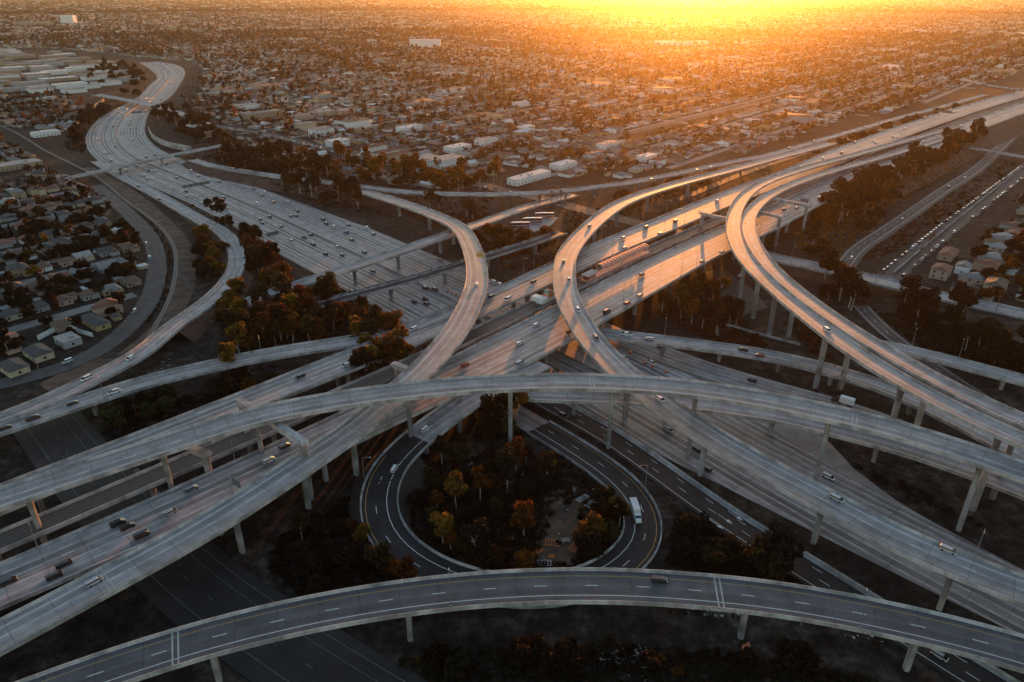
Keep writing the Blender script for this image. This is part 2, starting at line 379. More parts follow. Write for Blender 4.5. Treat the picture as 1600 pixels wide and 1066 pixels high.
def ground_road(R, name, pave, lanes, z=None, lane0=0.0, edge=None, parent=None, shoulder=None):
    mb = MB(); R.sweep(mb, [(('L', 0), 0), (('R', 0), 0)], 0, uv=(lane0, 3.66)); o = structure(mb.build(name, pave, parent))
    if edge:
        for sd in edge:
            g = 1 if sd == 'L' else -1; pm = MB(); R.sweep(pm, [((sd, g * 0.3), -0.2), ((sd, g * 0.15), 0.8), ((sd, -g * 0.1), 0.8), ((sd, -g * 0.25), -0.2)], 0); pm.build('barrier', 'wall_concrete', o)
    mk = MB(); yl = MB()
    for it in lanes:
        kind, u = it[0], it[1]
        if kind == 'dash': R.line(mk, u, 0.2, (3.66, 14.63), phase=random.uniform(0, 10))
        elif kind == 'white': sm_ = MB(); R.line(sm_, u, 0.22); sm_.f and sm_.build('edge_line', 'white_paint', o)
        elif kind == 'yellow': R.line(yl, u, 0.22)
    if mk.f: mk.build('lane_marking', 'white_paint', o)
    if yl.f: yl.build('edge_line', 'yellow_paint', o)
    return o
def fill(R, i0, i1, sides='LR', ratio=1.8, mat='dry_slope', ground=0.0, name='embankment', und=0.5):
    """earth bank under and beside a raised road"""
    V = []; n = len(R.c); mb = MB(); i0 = max(0, i0); i1 = min(n, i1)
    for sd in sides:
        g = -1 if sd == 'L' else 1; rows = []
        for i in range(i0, i1):
            h = max(0.1, R.c[i][2] - ground); row = []
            for k, f in enumerate((0, .25, .5, .75, 1.0)):
                jit = rng.normal(0, .12) * h * (0.25 if 0 < k < 4 else 0)
                p = R.c[i] + R.n[i] * g * (R.w[i] - 0.15 + f * ratio * h + jit); row.append((p[0], p[1], R.c[i][2] - und - f * (h - und + 0.3)))
            rows.append(row)
        o = len(mb.v); mb.v += [p for r in rows for p in r]
        for a in range(len(rows) - 1):
            for k in range(4):
                q = [o + a * 5 + k, o + a * 5 + k + 1, o + (a + 1) * 5 + k + 1, o + (a + 1) * 5 + k]
                mb.f.append(tuple(q if g < 0 else q[::-1])); mb.m.append(0); mb.uv.append(None)
    return structure(mb.build(name, mat, smooth=True))
def zz(pts, zs):
    """give each traced point a height: zs = [(index, z), ...] interpolated"""
    k = [a for a, b in zs]; v = [b for a, b in zs]; return [(x, y, float(np.interp(i, k, v))) for i, (x, y) in enumerate(pts)]

# ---- ground sheet and terrain
gm, n, l, b = nm('ground_soil')
v = coord(n, l); f1 = noise(n, l, v, 0.02, 8, 0.7); f2 = noise(n, l, v, 0.16, 10, 0.75)
c = ramp(n, l, f1, [(0.3, (0.012, 0.011, 0.010)), (0.5, (0.024, 0.020, 0.017)), (0.68, (0.055, 0.043, 0.034))])
c = mix(n, l, 1.0, c, ramp(n, l, f2, [(0.36, (0.3,) * 3), (0.5, (0.9,) * 3), (0.66, (2.4,) * 3)]), 'MULTIPLY')
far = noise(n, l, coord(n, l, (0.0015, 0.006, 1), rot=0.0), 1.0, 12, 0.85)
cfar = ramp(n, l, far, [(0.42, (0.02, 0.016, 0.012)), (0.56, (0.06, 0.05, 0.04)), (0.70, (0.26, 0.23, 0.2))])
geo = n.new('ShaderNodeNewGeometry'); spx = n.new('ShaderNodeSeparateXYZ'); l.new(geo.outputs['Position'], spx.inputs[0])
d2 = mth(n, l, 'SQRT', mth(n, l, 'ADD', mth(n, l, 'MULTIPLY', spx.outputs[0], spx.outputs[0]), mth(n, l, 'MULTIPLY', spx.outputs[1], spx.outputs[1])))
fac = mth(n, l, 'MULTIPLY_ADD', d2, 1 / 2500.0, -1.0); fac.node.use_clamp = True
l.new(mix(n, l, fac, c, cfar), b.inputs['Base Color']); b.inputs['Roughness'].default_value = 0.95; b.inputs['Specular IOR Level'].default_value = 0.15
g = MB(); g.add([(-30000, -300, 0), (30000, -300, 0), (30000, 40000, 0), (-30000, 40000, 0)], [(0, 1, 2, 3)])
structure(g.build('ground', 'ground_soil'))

# ---- the wide freeway on the ground (runs from top left to bottom right)
AN = [(214, 96), (232, 107), (246, 122), (232, 134), (218, 150), (185, 168), (155, 185), (137, 206), (133, 225), (143, 243), (168, 262), (212, 280), (250, 298), (285, 312), (330, 335), (398, 372), (425, 392), (482, 430), (560, 478), (620, 515), (700, 560), (800, 606), (900, 645), (1000, 690), (1100, 742), (1175, 782), (1300, 845), (1430, 912), (1560, 977), (1720, 1055), (1950, 1165)]
AF = [(246, 96), (278, 102), (289, 111), (287, 122), (280, 134), (265, 153), (245, 165), (232, 178), (228, 190), (226, 205), (234, 220), (258, 238), (330, 265), (400, 292), (465, 315), (530, 340), (590, 360), (650, 382), (760, 424), (850, 462), (940, 502), (1000, 532), (1060, 568), (1115, 605), (1200, 668), (1250, 702), (1342, 753), (1425, 800), (1485, 832), (1560, 870), (1760, 975), (2000, 1096)]
A = Road('A', edges=([(x, y, 0.10) for x, y in AN], [(x, y, 0.10) for x, y in AF]), step=6)
A.w = np.minimum(A.w, 40)
lanesA = []
for sg in (-1, 1):
    for k in range(7):
        lanesA.append(('dash', sg * (4.0 + 3.66 * k)) if k else ('yellow', sg * 2.2))
    lanesA.append(('white', sg * (4.0 + 3.66 * 7))); lanesA.append(('dash', sg * (4.0 + 3.66 * 8)))
fwy = ground_road(A, 'freeway', 'freeway_pavement', lanesA, lane0=4.0)
md = MB(); A.sweep(md, [(-0.4, -0.1), (-0.18, 0.9), (0.18, 0.9), (0.4, -0.1)]); md.build('median_barrier', 'wall_concrete', fwy)
A2p = [(930, 512), (1000, 541), (1050, 560), (1100, 578), (1200, 608), (1330, 645), (1450, 690), (1600, 755), (1760, 830), (1950, 920)]
A2 = Road('A2', [(x, y, 0.14) for x, y in A2p], 19)
ground_road(A2, 'freeway_branch', 'freeway_pavement', [('white', -8.2), ('dash', -4.5), ('dash', -0.9), ('dash', 2.8), ('yellow', 6.4)], lane0=-0.9)
# paved gore between the two branches
g = MB(); pts = [(1010, 560), (1060, 577), (1130, 604), (1230, 645), (1290, 685), (1335, 733), (1400, 782), (1490, 835), (1483, 833), (1425, 802), (1342, 755), (1250, 704), (1200, 670), (1115, 607), (1060, 570)]
g.add([P(x, y, 0.06) for x, y in pts], [tuple(range(len(pts) - 1, -1, -1))]); structure(g.build('paved_gore', 'freeway_pavement'))

# ---- B: elevated twin freeway with the railway in its median
BZ = 13.5
BLu = [(-360, 902), (-160, 822), (-60, 782), (0, 757), (140, 708), (237, 668), (400, 606), (480, 572), (590, 531), (650, 507), (800, 440), (885, 400), (975, 362), (1050, 332), (1135, 298), (1220, 268), (1300, 234), (1400, 198), (1500, 165), (1570, 146), (1700, 112), (1850, 78)]
BLl = [(-360, 955), (-160, 872), (-60, 830), (0, 805), (150, 742), (300, 681), (415, 634), (500, 600), (575, 571), (700, 520), (800, 473), (863, 444), (975, 392), (1050, 361), (1135, 325), (1262, 277), (1375, 231), (1475, 194), (1575, 162), (1720, 119), (1870, 84)]
BRu = [(-360, 1036), (-160, 950), (0, 882), (100, 842), (200, 798), (300, 752), (400, 708), (500, 662), (620, 603), (720, 553), (800, 511), (870, 477), (950, 436), (1020, 403), (1135, 351), (1220, 314), (1320, 270), (1375, 246), (1450, 216), (1599, 158), (1760, 116), (1900, 82)]
BRl = [(-360, 1112), (-160, 1022), (0, 952), (100, 908), (200, 866), (310, 818), (400, 772), (500, 722), (600, 672), (690, 628), (800, 584), (895, 533), (935, 509), (1000, 472), (1060, 436), (1145, 389), (1200, 366), (1285, 319), (1385, 270), (1465, 233), (1505, 214), (1550, 196), (1600, 179), (1780, 126), (1920, 90)]
hz = lambda e: [(x, y, BZ) for x, y in e]
BL = Road('BL', edges=(hz(BLu), hz(BLl)), step=5); BR = Road('BR', edges=(hz(BRu), hz(BRl)), step=5)
for R in (BL, BR): R.w = np.minimum(R.w, 16)
def lane_set(w, left_y=True):
    k = []; u = -w + 3.2
    k.append(('yellow' if left_y else 'white', u)); u += 3.66
    while u < w - 3.5: k.append(('dash', u)); u += 3.66
    k.append(('white' if left_y else 'yellow', w - 2.6)); return k
wl = float(np.median(BL.w)); wr = float(np.median(BR.w)); print('BL half width', wl, 'BR', wr)
iBL = BL.index(1190, 300); iBR = BR.index(1285, 300)
flyover(BL, 'elevated_freeway', 'broad concrete viaduct carriageway with light traffic, on the far side of the railway median', 'elevated freeway', lane_set(wl, False), thick=1.9, lane0=-wl + 3.2, auto_cols=(20, BL.s[iBL], 42))
flyover(BR, 'elevated_freeway', 'broad concrete viaduct carriageway on the near side of the railway median, beside the station', 'elevated freeway', lane_set(wr, True), thick=1.9, lane0=-wr + 3.2, auto_cols=(20, BR.s[iBR], 42))
fill(BL, iBL, len(BL.c), 'L'); fill(BR, iBR, len(BR.c), 'R', 2.0)
# railway deck between them
mid = []
for i in range(0, len(BL.c), 3):
    p = BL.c[i] + BL.n[i] * BL.w[i]; k = int(np.argmin(((BR.c - p) ** 2).sum(1)))
    if 2 < k < len(BR.c) - 2:
        q = BR.c[k] - BR.n[k] * BR.w[k]; mid.append(np.r_[(p + q) / 2, np.linalg.norm(p - q) / 2])
mid = np.array(mid); T = Road.__new__(Road); q = smooth(resample(mid, 5), 30); T.c = q[:, :3]; T.c[:, 2] = BZ - 1.4; T.w = np.clip(q[:, 3] - 0.6, 2.6, 5.2); T.name = 'T'; T.prep(); ROADS['T'] = T
print('rail half width', T.w.min(), np.median(T.w), T.w.max())
tr = thing('railway_viaduct', 'rail tracks on a concrete trough between the two viaduct carriageways', 'railway')
mb = MB(); T.sweep(mb, [(('L', 0), 0), (('R', 0), 0)], 0); T.sweep(mb, [(('R', 0), 0), (('R', 0), -0.6), (('R', -1.2), -1.6), (('L', 1.2), -1.6), (('L', 0), -0.6), (('L', 0), 0)], 1); mb.build('deck', ['ballast', 'bridge_concrete'], tr)
for sd in 'LR':
    g_ = 1 if sd == 'L' else -1; pm = MB(); T.sweep(pm, [((sd, g_ * .3), 0), ((sd, g_ * .25), 1.3), ((sd, -g_ * .02), 1.3), ((sd, -g_ * .02), -.4)]); pm.build('barrier', 'pale_concrete', tr)
for u in (-2.1, -0.7, 0.7, 2.1):
    rm = MB(); T.sweep(rm, [(u - .09, .02), (u - .09, .22), (u + .09, .22), (u + .09, .02)]); rm.build('rail', 'rail_steel', tr)
for d in np.arange(30, T.s[-1] * 0.45, 48):
    c, t, n_, w = T.at(d); cm = MB(); column(cm, c[0], c[1], c[2] - 1.55, 1.6, 2.4, math.atan2(t[1], t[0])); cm.build('column', 'bridge_concrete', tr)

# ---- ramps and flyovers (traced centre lines with surveyed heights)
R5 = Road('R5', [(x, y, 16) for x, y in [(-420, 1310), (-300, 1243), (-180, 1185), (-60, 1133), (60, 1086), (160, 1050), (254, 1019), (350, 991), (437, 970), (522, 952), (607, 938), (690, 927), (770, 920), (852, 916), (932, 915), (1015, 918), (1099, 924), (1181, 932), (1269, 945), (1358, 962), (1450, 982), (1549, 1007), (1660, 1040), (1780, 1080), (1940, 1142), (2120, 1222)]], 12.7)
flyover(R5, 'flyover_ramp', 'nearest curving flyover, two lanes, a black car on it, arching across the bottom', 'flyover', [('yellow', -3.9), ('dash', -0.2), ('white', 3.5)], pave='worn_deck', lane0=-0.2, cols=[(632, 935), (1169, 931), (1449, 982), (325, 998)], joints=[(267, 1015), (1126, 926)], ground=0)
R4 = Road('R4', zz([(-180, 832), (-80, 806), (0, 781), (100, 748), (200, 715), (300, 682), (400, 651), (500, 631), (600, 616), (700, 605), (800, 599), (925, 598), (1050, 605), (1125, 614), (1200, 627), (1300, 648), (1400, 672), (1500, 704), (1600, 738), (1700, 778), (1800, 822), (1940, 890), (2100, 975)], [(0, 25), (6, 29), (12, 30.5), (20, 30)]), 12.3)
flyover(R4, 'flyover_ramp', 'topmost long flyover crossing the whole interchange, empty of cars, on slender tall columns', 'flyover', [('yellow', -3.6), ('dash', 0.1), ('white', 3.7)], lane0=0.1, cols=[(630, 612), (800, 599), (950, 599), (1092, 609), (1298, 648), (1536, 716), (250, 698), (400, 651), (35, 770)], joints=[(457, 641), (928, 598), (1338, 657)])
R2 = Road('R2', zz([(1300, 224), (1215, 246), (1137, 267), (1050, 290), (975, 316), (929, 348), (900, 378), (884, 403), (882, 428), (883, 453), (891, 478), (905, 503), (922, 530), (947, 558), (974, 584), (1019, 620), (1052, 645), (1090, 670), (1129, 695), (1171, 720), (1245, 760), (1322, 800), (1365, 825), (1419, 851), (1479, 877), (1542, 902), (1610, 928), (1750, 975), (1920, 1030), (2120, 1093)], [(0, 12), (2, 14), (4, 17), (8, 20.5), (14, 20), (20, 18), (27, 17.5)]), 13)
flyover(R2, 'flyover_ramp', 'middle curving flyover with patches of orange sunlight and several cars, bending past the station', 'flyover', [('white', -4.0), ('dash', -0.2), ('yellow', 3.6)], lane0=-0.2, cols=[(964, 322), (1012, 303), (930, 350), (982, 590), (1106, 682), (1290, 784), (1490, 882), (1075, 283)], joints=[], )
R1 = Road('R1', zz([(560, 299), (590, 306), (625, 317), (675, 335), (716, 355), (733, 379), (742, 404), (746, 429), (743, 454), (733, 479), (721, 504), (703, 531), (680, 558), (655, 584), (600, 632), (555, 671), (519, 696), (478, 722), (435, 752), (400, 774), (325, 822), (250, 864), (150, 917), (0, 997), (-160, 1078), (-330, 1160)], [(0, 7.5), (1, 9.5), (3, 14), (5, 18), (8, 21.5), (13, 22), (16, 19.5), (20, 17.5), (24, 16)]), 12.6)
flyover(R1, 'flyover_ramp', 'tightly curved flyover over the wide ground freeway, then running down beside the viaduct', 'flyover', [('yellow', -3.8), ('dash', -0.1), ('white', 3.6)], lane0=-0.1, cols=[(625, 317), (671, 334), (707, 350), (738, 392), (545, 678), (478, 722), (370, 793)], joints=[(553, 671), (166, 909), (742, 425)])
R3a = Road('R3a', zz([(1500, 197), (1420, 219), (1330, 244), (1260, 263), (1200, 283), (1172, 299), (1155, 318), (1146, 343), (1148, 371), (1162, 401), (1184, 427), (1227, 466), (1272, 503), (1311, 533), (1375, 576), (1450, 619), (1525, 657), (1599, 690), (1720, 742), (1880, 808), (2050, 878)], [(0, 13.7), (2, 16), (4, 21), (8, 25), (11, 27), (15, 33), (18, 35)]), 10)
R3b = Road('R3b', zz([(1480, 216), (1400, 240), (1310, 265), (1250, 284), (1203, 305), (1178, 326), (1169, 345), (1173, 371), (1186, 396), (1207, 422), (1245, 456), (1290, 490), (1330, 517), (1392, 555), (1468, 598), (1543, 635), (1617, 667), (1738, 718), (1900, 785), (2070, 856)], [(0, 13.9), (1, 15.5), (3, 20), (7, 25), (10, 27), (14, 33), (17, 35)]), 9.4)
flyover(R3a, 'flyover_ramp', 'outer carriageway of the tall twin flyover with paired columns, curving round the slope', 'flyover', [('white', -3.4), ('dash', 0.3), ('yellow', 3.6)], lane0=0.3, cols=[(1166, 405), (1215, 457), (1294, 520), (1408, 596), (1190, 430), (1560, 674)], joints=[(1575, 680), (1200, 442)])
flyover(R3b, 'flyover_ramp', 'inner carriageway of the tall twin flyover, next to the tree-covered slope', 'flyover', [('yellow', -3.3), ('dash', 0.2), ('white', 3.4)], lane0=0.2, cols=[(1245, 456), (1330, 517), (1450, 588), (1590, 655)], joints=[(1590, 655)])
R6R = Road('R6R', zz([(820, 497), (870, 509), (935, 521), (1000, 529), (1100, 541), (1200, 556), (1275, 573), (1325, 587), (1375, 603), (1420, 622), (1485, 652), (1555, 690), (1620, 725), (1740, 795)], [(0, 7), (13, 7.5)]), 11)
flyover(R6R, 'low_ramp', 'low level ramp passing under the tall twin flyover, a pale pickup on it', 'ramp', [('white', -3.9), ('dash', -0.1), ('yellow', 3.7)], lane0=-0.1, cols=[(1039, 533), (1130, 545), (1212, 558), (1300, 580), (1420, 622)], joints=[(1330, 588)])
R7 = Road('R7', zz([(770, 612), (825, 617), (880, 619), (950, 621), (1020, 624), (1090, 632), (1150, 640), (1200, 648), (1240, 655), (1300, 671), (1388, 693), (1450, 712), (1537, 743), (1600, 767), (1720, 815), (1900, 890)], [(0, 9.5), (5, 9), (14, 10)]), 11)
flyover(R7, 'low_ramp', 'low level ramp running in the shade directly beneath the topmost flyover', 'ramp', [('yellow', -3.9), ('dash', -0.1), ('white', 3.7)], lane0=-0.1, cols=[(891, 619), (1039, 626), (1214, 650), (1380, 691), (1537, 743)], joints=[(1190, 646)])
LP = Road('LP', zz([(845, 566), (800, 589), (740, 620), (702, 646), (669, 671), (640, 695), (613, 720), (597, 745), (590, 770), (589, 800), (596, 825), (608, 845), (630, 865), (657, 884), (700, 905), (770, 922), (850, 927), (920, 912), (966, 888), (1001, 856), (1011, 825), (1003, 798), (985, 767), (957, 742), (906, 707), (854, 675), (800, 643), (745, 612), (680, 576)], [(0, 13.3), (2, 13), (4, 10), (7, 6), (9, 4), (12, 2), (15, 0.4), (28, 0.3)]), 13.4)
R8 = Road('R8', [(1300, 527, 7), (1380, 541, 7), (1440, 553, 7), (1520, 574, 7), (1600, 595, 7), (1740, 632, 7)], 10.5)
flyover(R8, 'low_ramp', 'dark low overpass ramp leading away to the right beyond the twin flyover', 'ramp', [('white', -3.8), ('dash', 0), ('yellow', 3.7)], cols=[(1440, 553), (1577, 588)], pave='deck_pavement')
R6L = Road('R6L', zz([(760, 462), (700, 490), (650, 510), (600, 524), (530, 537), (450, 549), (400, 558), (350, 568), (300, 580), (250, 591), (175, 613), (112, 634), (50, 654), (0, 671), (-120, 712)], [(0, 13.4), (2, 13), (5, 10.5), (10, 8), (14, 8)]), 11.5)
flyover(R6L, 'low_ramp', 'ramp leaving the viaduct through the grove, a white pickup on it', 'ramp', [('white', -4.1), ('dash', -0.3), ('yellow', 3.6)], lane0=-0.3, cols=[(250, 591), (138, 626), (350, 568)], joints=[])
SR = Road('SR', zz([(150, 252), (185, 273), (225, 294), (275, 322), (312, 344), (350, 365), (366, 386), (371, 406), (366, 427), (347, 452), (312, 482), (275, 507), (250, 527), (225, 550), (175, 578), (130, 600), (88, 622), (0, 657), (-120, 700)], [(0, .3), (3, 1), (6, 4), (10, 6), (15, 8), (18, 8)]), 11)
flyover(SR, 'curved_ramp', 'grey curved ramp between the dirt railway strip and the left grove', 'ramp', [('white', -4), ('dash', -0.2), ('yellow', 3.6)], lane0=-0.2, cols=[], thick=1.2)
fill(SR, 2, SR.index(260, 520), 'LR', 1.2)
FR = Road('FR', zz([(300, 250), (330, 259), (425, 275), (480, 282), (540, 289), (600, 297), (650, 302), (725, 304), (799, 304), (875, 299), (975, 287), (1062, 271), (1137, 255), (1200, 243), (1270, 223), (1340, 203), (1400, 186), (1480, 165), (1540, 148)], [(0, 3), (2, 6), (4, 7.5), (8, 8), (12, 12), (18, 13)]), 9.5)
flyover(FR, 'curved_ramp', 'long connector road with scattered cars behind the interchange, at the edge of the housing', 'ramp', [('white', -3.6), ('dash', 0), ('yellow', 3.6)], cols=[(840, 303), (885, 298), (930, 293), (1000, 283), (1075, 268), (1160, 250)], thick=1.4)
fill(FR, 0, FR.index(790, 304), 'L', 1.6); fill(FR, 0, FR.index(790, 304), 'R', 3.2)
O1 = Road('O1', zz([(300, 508), (350, 489), (400, 467), (440, 453), (480, 441), (520, 428), (605, 400), (700, 367), (750, 350), (800, 332), (845, 318), (900, 305)], [(0, .2), (2, 5), (4, 11.5), (7, 11.5), (10, 2), (11, .3)]), 11)
flyover(O1, 'street_bridge', 'wide bare street bridge over the ground freeway, just behind the tight curve', 'bridge', [('yellow', 0)], pave='deck_pavement', thick=1.5, cols=[(515, 430), (555, 417), (622, 394), (690, 371)], auto_cols=None)
fill(O1, 0, O1.index(478, 441), 'LR', 1.4); fill(O1, O1.index(735, 355), len(O1.c), 'LR', 1.4)
O2 = Road('O2', zz([(500, 477), (550, 463), (640, 439), (725, 413), (800, 390), (850, 374), (880, 364)], [(0, 7.5), (1, 8.5), (5, 8.5), (6, 6)]), 7.5)
o2 = flyover(O2, 'rail_bridge', 'narrow bridge with graffiti along its wall, crossing the ground freeway', 'bridge', [], pave='street_asphalt', thick=1.6, cols=[(612, 445), (693, 425), (760, 403), (835, 379)], markings=False)
O3 = Road('O3', zz([(110, 278), (160, 267), (220, 253), (280, 241), (330, 231), (365, 224)], [(0, 6), (5, 6)]), 9)
flyover(O3, 'street_bridge', 'grey street bridge with a small green sign, across the S-bend of the freeway', 'bridge', [('yellow', 0)], thick=1.4, cols=[(185, 262), (252, 247), (300, 237)])
O4 = Road('O4', zz([(150, 148), (178, 153), (210, 159), (240, 166), (262, 172), (300, 183)], [(0, 6), (5, 6)]), 15)
flyover(O4, 'street_bridge', 'dim street bridge at the top of the S-bend, beside dark trees', 'bridge', [('yellow', 0)], thick=1.4, cols=[(215, 160), (238, 166)])
O5 = Road('O5', zz([(1140, 383), (1200, 401), (1260, 414), (1330, 429), (1400, 446), (1450, 459), (1520, 474), (1600, 492), (1740, 524)], [(0, 1), (2, 5), (4, 5.5), (5, 3), (6, .4), (8, .3)]), 15)
flyover(O5, 'street_bridge', 'walled street bridge in shade above a sunken road, right of the twin flyover', 'bridge', [('yellow', 0), ('dash', -3.7), ('dash', 3.7)], thick=1.4, pave='deck_pavement')
fill(O5, 0, O5.index(1335, 430), 'LR', 1.3); fill(O5, O5.index(1420, 452), len(O5.c), 'LR', 1.3)
O6 = Road('O6', zz([(1480, 224), (1512, 231), (1555, 238), (1600, 246), (1680, 260)], [(0, 6), (4, 6)]), 9)
flyover(O6, 'street_bridge', 'short pale bridge over the sunken road beside the dark trees, far right', 'bridge', [('yellow', 0)], thick=1.3, cols=[(1540, 236)])
O7 = Road('O7', zz([(1500, 124), (1530, 131), (1560, 136), (1600, 141), (1700, 152)], [(0, 20), (4, 20)]), 12)
flyover(O7, 'street_bridge', 'distant bridge with a row of cars, above both carriageways of the viaduct', 'bridge', [('yellow', 0)], thick=1.4, cols=[(1535, 131), (1585, 138)])

# straddle bents: a beam across the road below, on a column at each free end
def bent(label, a, b, cols, ztop, w=2.6, h=2.4):
    t = thing('straddle_bent', label, 'bridge support')
    A_, B_ = P(*a, ztop), P(*b, ztop); d = (B_ - A_) / np.linalg.norm(B_ - A_); nn = np.array((-d[1], d[0], 0))
    mb = MB(); rings = []
    for f, hh in ((0, h * .62), (0.12, h), (0.88, h), (1, h * .62)):
        c = A_ + (B_ - A_) * f; e = 0.0
        rings.append([c + nn * w / 2 + (0, 0, 0), c - nn * w / 2, c - nn * w / 2 - (0, 0, hh), c + nn * w / 2 - (0, 0, hh)])
    mb.loft(rings); mb.build('beam', 'pale_concrete', t)
    for f in cols:
        c = A_ + (B_ - A_) * f; cm = MB(); column(cm, c[0], c[1], ztop - h + 0.1, 2.0, 2.3, math.atan2(d[1], d[0]), flare=1.25); cm.build('column', 'bridge_concrete', t)
bent('long beam on a column under the tight curve, above the viaduct', (614, 566), (722, 606), [0.06, 0.94], 19.9)
bent('square-ended beam jutting out from under the topmost flyover, above the near carriageway', (372, 622), (478, 690), [0.05, 0.94], 26.9)
bent('sunlit beam carrying the twin flyover over the rail line', (1093, 331), (1182, 350), [0.06], 23.4, 2.2, 2.0)
bent('beam beside the wooded slope, upper of two under the twin flyover', (1203, 307), (1266, 321), [0.93], 20.6, 2.2, 2.0)
bent('beam beside the wooded slope, lower of two under the twin flyover', (1172, 326), (1223, 338), [0.93], 22.6, 2.2, 2.0)
bent('low T-shaped support under the left reach of the topmost flyover', (292, 694), (326, 708), [0.8], 22, 2.6, 2.2)

# ---- ground roads
lp0 = LP.index(655, 683); lp1 = LP.index(845, 668)
root = thing('loop_ramp', 'loop ramp of dark asphalt with a white truck, round the thicket', 'loop ramp')
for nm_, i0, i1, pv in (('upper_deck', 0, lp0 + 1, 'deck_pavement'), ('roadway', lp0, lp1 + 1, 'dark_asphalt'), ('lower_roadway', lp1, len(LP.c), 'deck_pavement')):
    mb = MB(); LP.sweep(mb, [(('L', .3), 0), (('R', -.3), 0)], 0, i0, i1, uv=(0.3, 3.66))
    i1b = min(i1, LP.index(600, 835)) if nm_ == 'roadway' else i1
    if nm_ != 'lower_roadway': LP.sweep(mb, [(('R', -.3), 0), (('R', 0), -.45), (('R', -2.2), -.8), (('R', -3), -1.6), (('L', 3), -1.6), (('L', 2.2), -.8), (('L', 0), -.45), (('L', .3), 0)], 1, i0, i1b)
    mb.build(nm_, [pv, 'bridge_concrete'], root)
for sd in 'LR':
    g_ = 1 if sd == 'L' else -1; pm = MB(); i0 = 12
    LP.sweep(pm, [((sd, g_ * .5), 0.0), ((sd, g_ * .25), .3), ((sd, g_ * .2), .9), ((sd, -g_ * .04), .9), ((sd, -g_ * .06), -.5)], 0, i0, LP.index(830, 660)); pm.build('barrier', 'pale_concrete', root)
mk = MB(); LP.line(mk, -2.6, .22, d0=60, d1=LP.s[lp1]); mk.build('edge_line', 'white_paint', root); mk = MB(); LP.line(mk, 1.2, .2, (3.66, 14.63), d0=100, d1=LP.s[lp1]); mk.build('lane_marking', 'white_paint', root)
mk = MB(); LP.line(mk, 4.9, .22, d0=90, d1=LP.s[lp1]); mk.build('edge_line', 'yellow_paint', root)
for (x, y) in ((716, 640), (668, 671)):
    d = LP.near(x, y); c, t, n_, w = LP.at(d); cm = MB(); column(cm, c[0], c[1], c[2] - 1.5, 1.7, 2.4, math.atan2(t[1], t[0])); cm.build('column', 'bridge_concrete', root)
fill(LP, LP.index(630, 705), LP.index(640, 872), 'LR', 1.2, 'soil')
ER = Road('ER', [(x, y, 0.25) for x, y in [(700, 542), (770, 582), (830, 614), (880, 642), (935, 671), (990, 707), (1056, 755), (1119, 800), (1200, 853), (1290, 908), (1362, 955), (1420, 991), (1470, 1022), (1570, 1084), (1750, 1195)]], 12.5)
er = ground_road(ER, 'exit_road', 'dark_asphalt', [('white', 4.6), ('dash', 0.9), ('dash', -2.6)], lane0=0.9)
pm = MB(); ER.sweep(pm, [(('L', 1.7), .03), (('L', .2), .03)], 0); pm.build('shoulder_strip', 'pale_concrete', er)
pm = MB(); ER.sweep(pm, [(('L', .1), 0), (('L', 0), .9), (('L', -.3), .9), (('L', -.5), -.2)], 0); pm.build('barrier', 'pale_concrete', er)
am = MB()
for (x, y) in ((1119, 819), (1133, 811), (1149, 806)):      # painted arrows
    d, u = ER.lat(x, y); c, t, n_, w = ER.at(d)
    pt = lambda a, b: tuple(c + n_ * (u + b) + t * a + np.array((0, 0, .03)))
    am.add([pt(-3.2, -.12), pt(1.2, -.12), pt(1.2, .12), pt(-3.2, .12)], [(3, 2, 1, 0)]); am.add([pt(0.9, -.75), pt(3.4, 0), pt(0.9, .75)], [(2, 1, 0)])
am.build('arrow_marking', 'white_paint', er)
UR = Road('UR', [(x, y, .25) for x, y in [(1318, 420), (1340, 391), (1375, 367), (1425, 333), (1475, 298), (1525, 266), (1562, 232), (1600, 197), (1680, 130)]], 13)
ground_road(UR, 'sunken_road', 'street_asphalt', [('white', -5), ('dash', -1.5), ('white', 3)], lane0=-1.5)
VR = Road('VR', [(x, y, .25) for x, y in [(1385, 437), (1410, 416), (1440, 391), (1480, 358), (1520, 328), (1560, 297), (1600, 267), (1700, 190)]], 15)
vr = ground_road(VR, 'residential_street', 'street_asphalt', [], lane0=0)
SD = Road('SD', [(x, y, .25) for x, y in [(1345, 478), (1375, 510), (1405, 535), (1460, 574), (1525, 617), (1600, 660), (1720, 725)]], 10)
ground_road(SD, 'lower_street', 'street_asphalt', [('white', -3.8), ('dash', 0), ('white', 3.8)])
WR = Road('WR', [(x, y, .25) for x, y in [(150, 290), (180, 315), (205, 338), (235, 372), (245, 406), (240, 451), (220, 490), (182, 528), (140, 557), (75, 582), (0, 600), (-120, 630)]], 12)
ground_road(WR, 'frontage_street', 'street_asphalt', [], lane0=0)
DT = Road('DT', [(x, y, .06) for x, y in [(135, 262), (190, 293), (238, 332), (276, 372), (293, 410), (287, 450), (268, 490), (240, 526), (200, 556)]], 13)
ground_road(DT, 'dirt_strip', 'dirt', [])
OR = Road('OR', [(x, y, .3) for x, y in [(-60, 175), (20, 205), (70, 235), (120, 260), (150, 276), (200, 316), (250, 354), (272, 386), (275, 421), (265, 466), (245, 506), (225, 540)]], 3.0)
orr = ground_road(OR, 'old_railway', 'ballast', [])
for u in (-.72, .72):
    rm = MB(); OR.sweep(rm, [(u - .1, 0), (u - .1, .2), (u + .1, .2), (u + .1, 0)]); rm.build('rail', 'rail_steel', orr)
AV = Road('AV', [(x, y, .25) for x, y in [(330, 196), (400, 207), (470, 222), (560, 244), (650, 265), (720, 281), (790, 298)]], 17)
ground_road(AV, 'avenue', 'street_asphalt', [('yellow', 0), ('dash', -4), ('dash', 4)], lane0=0)
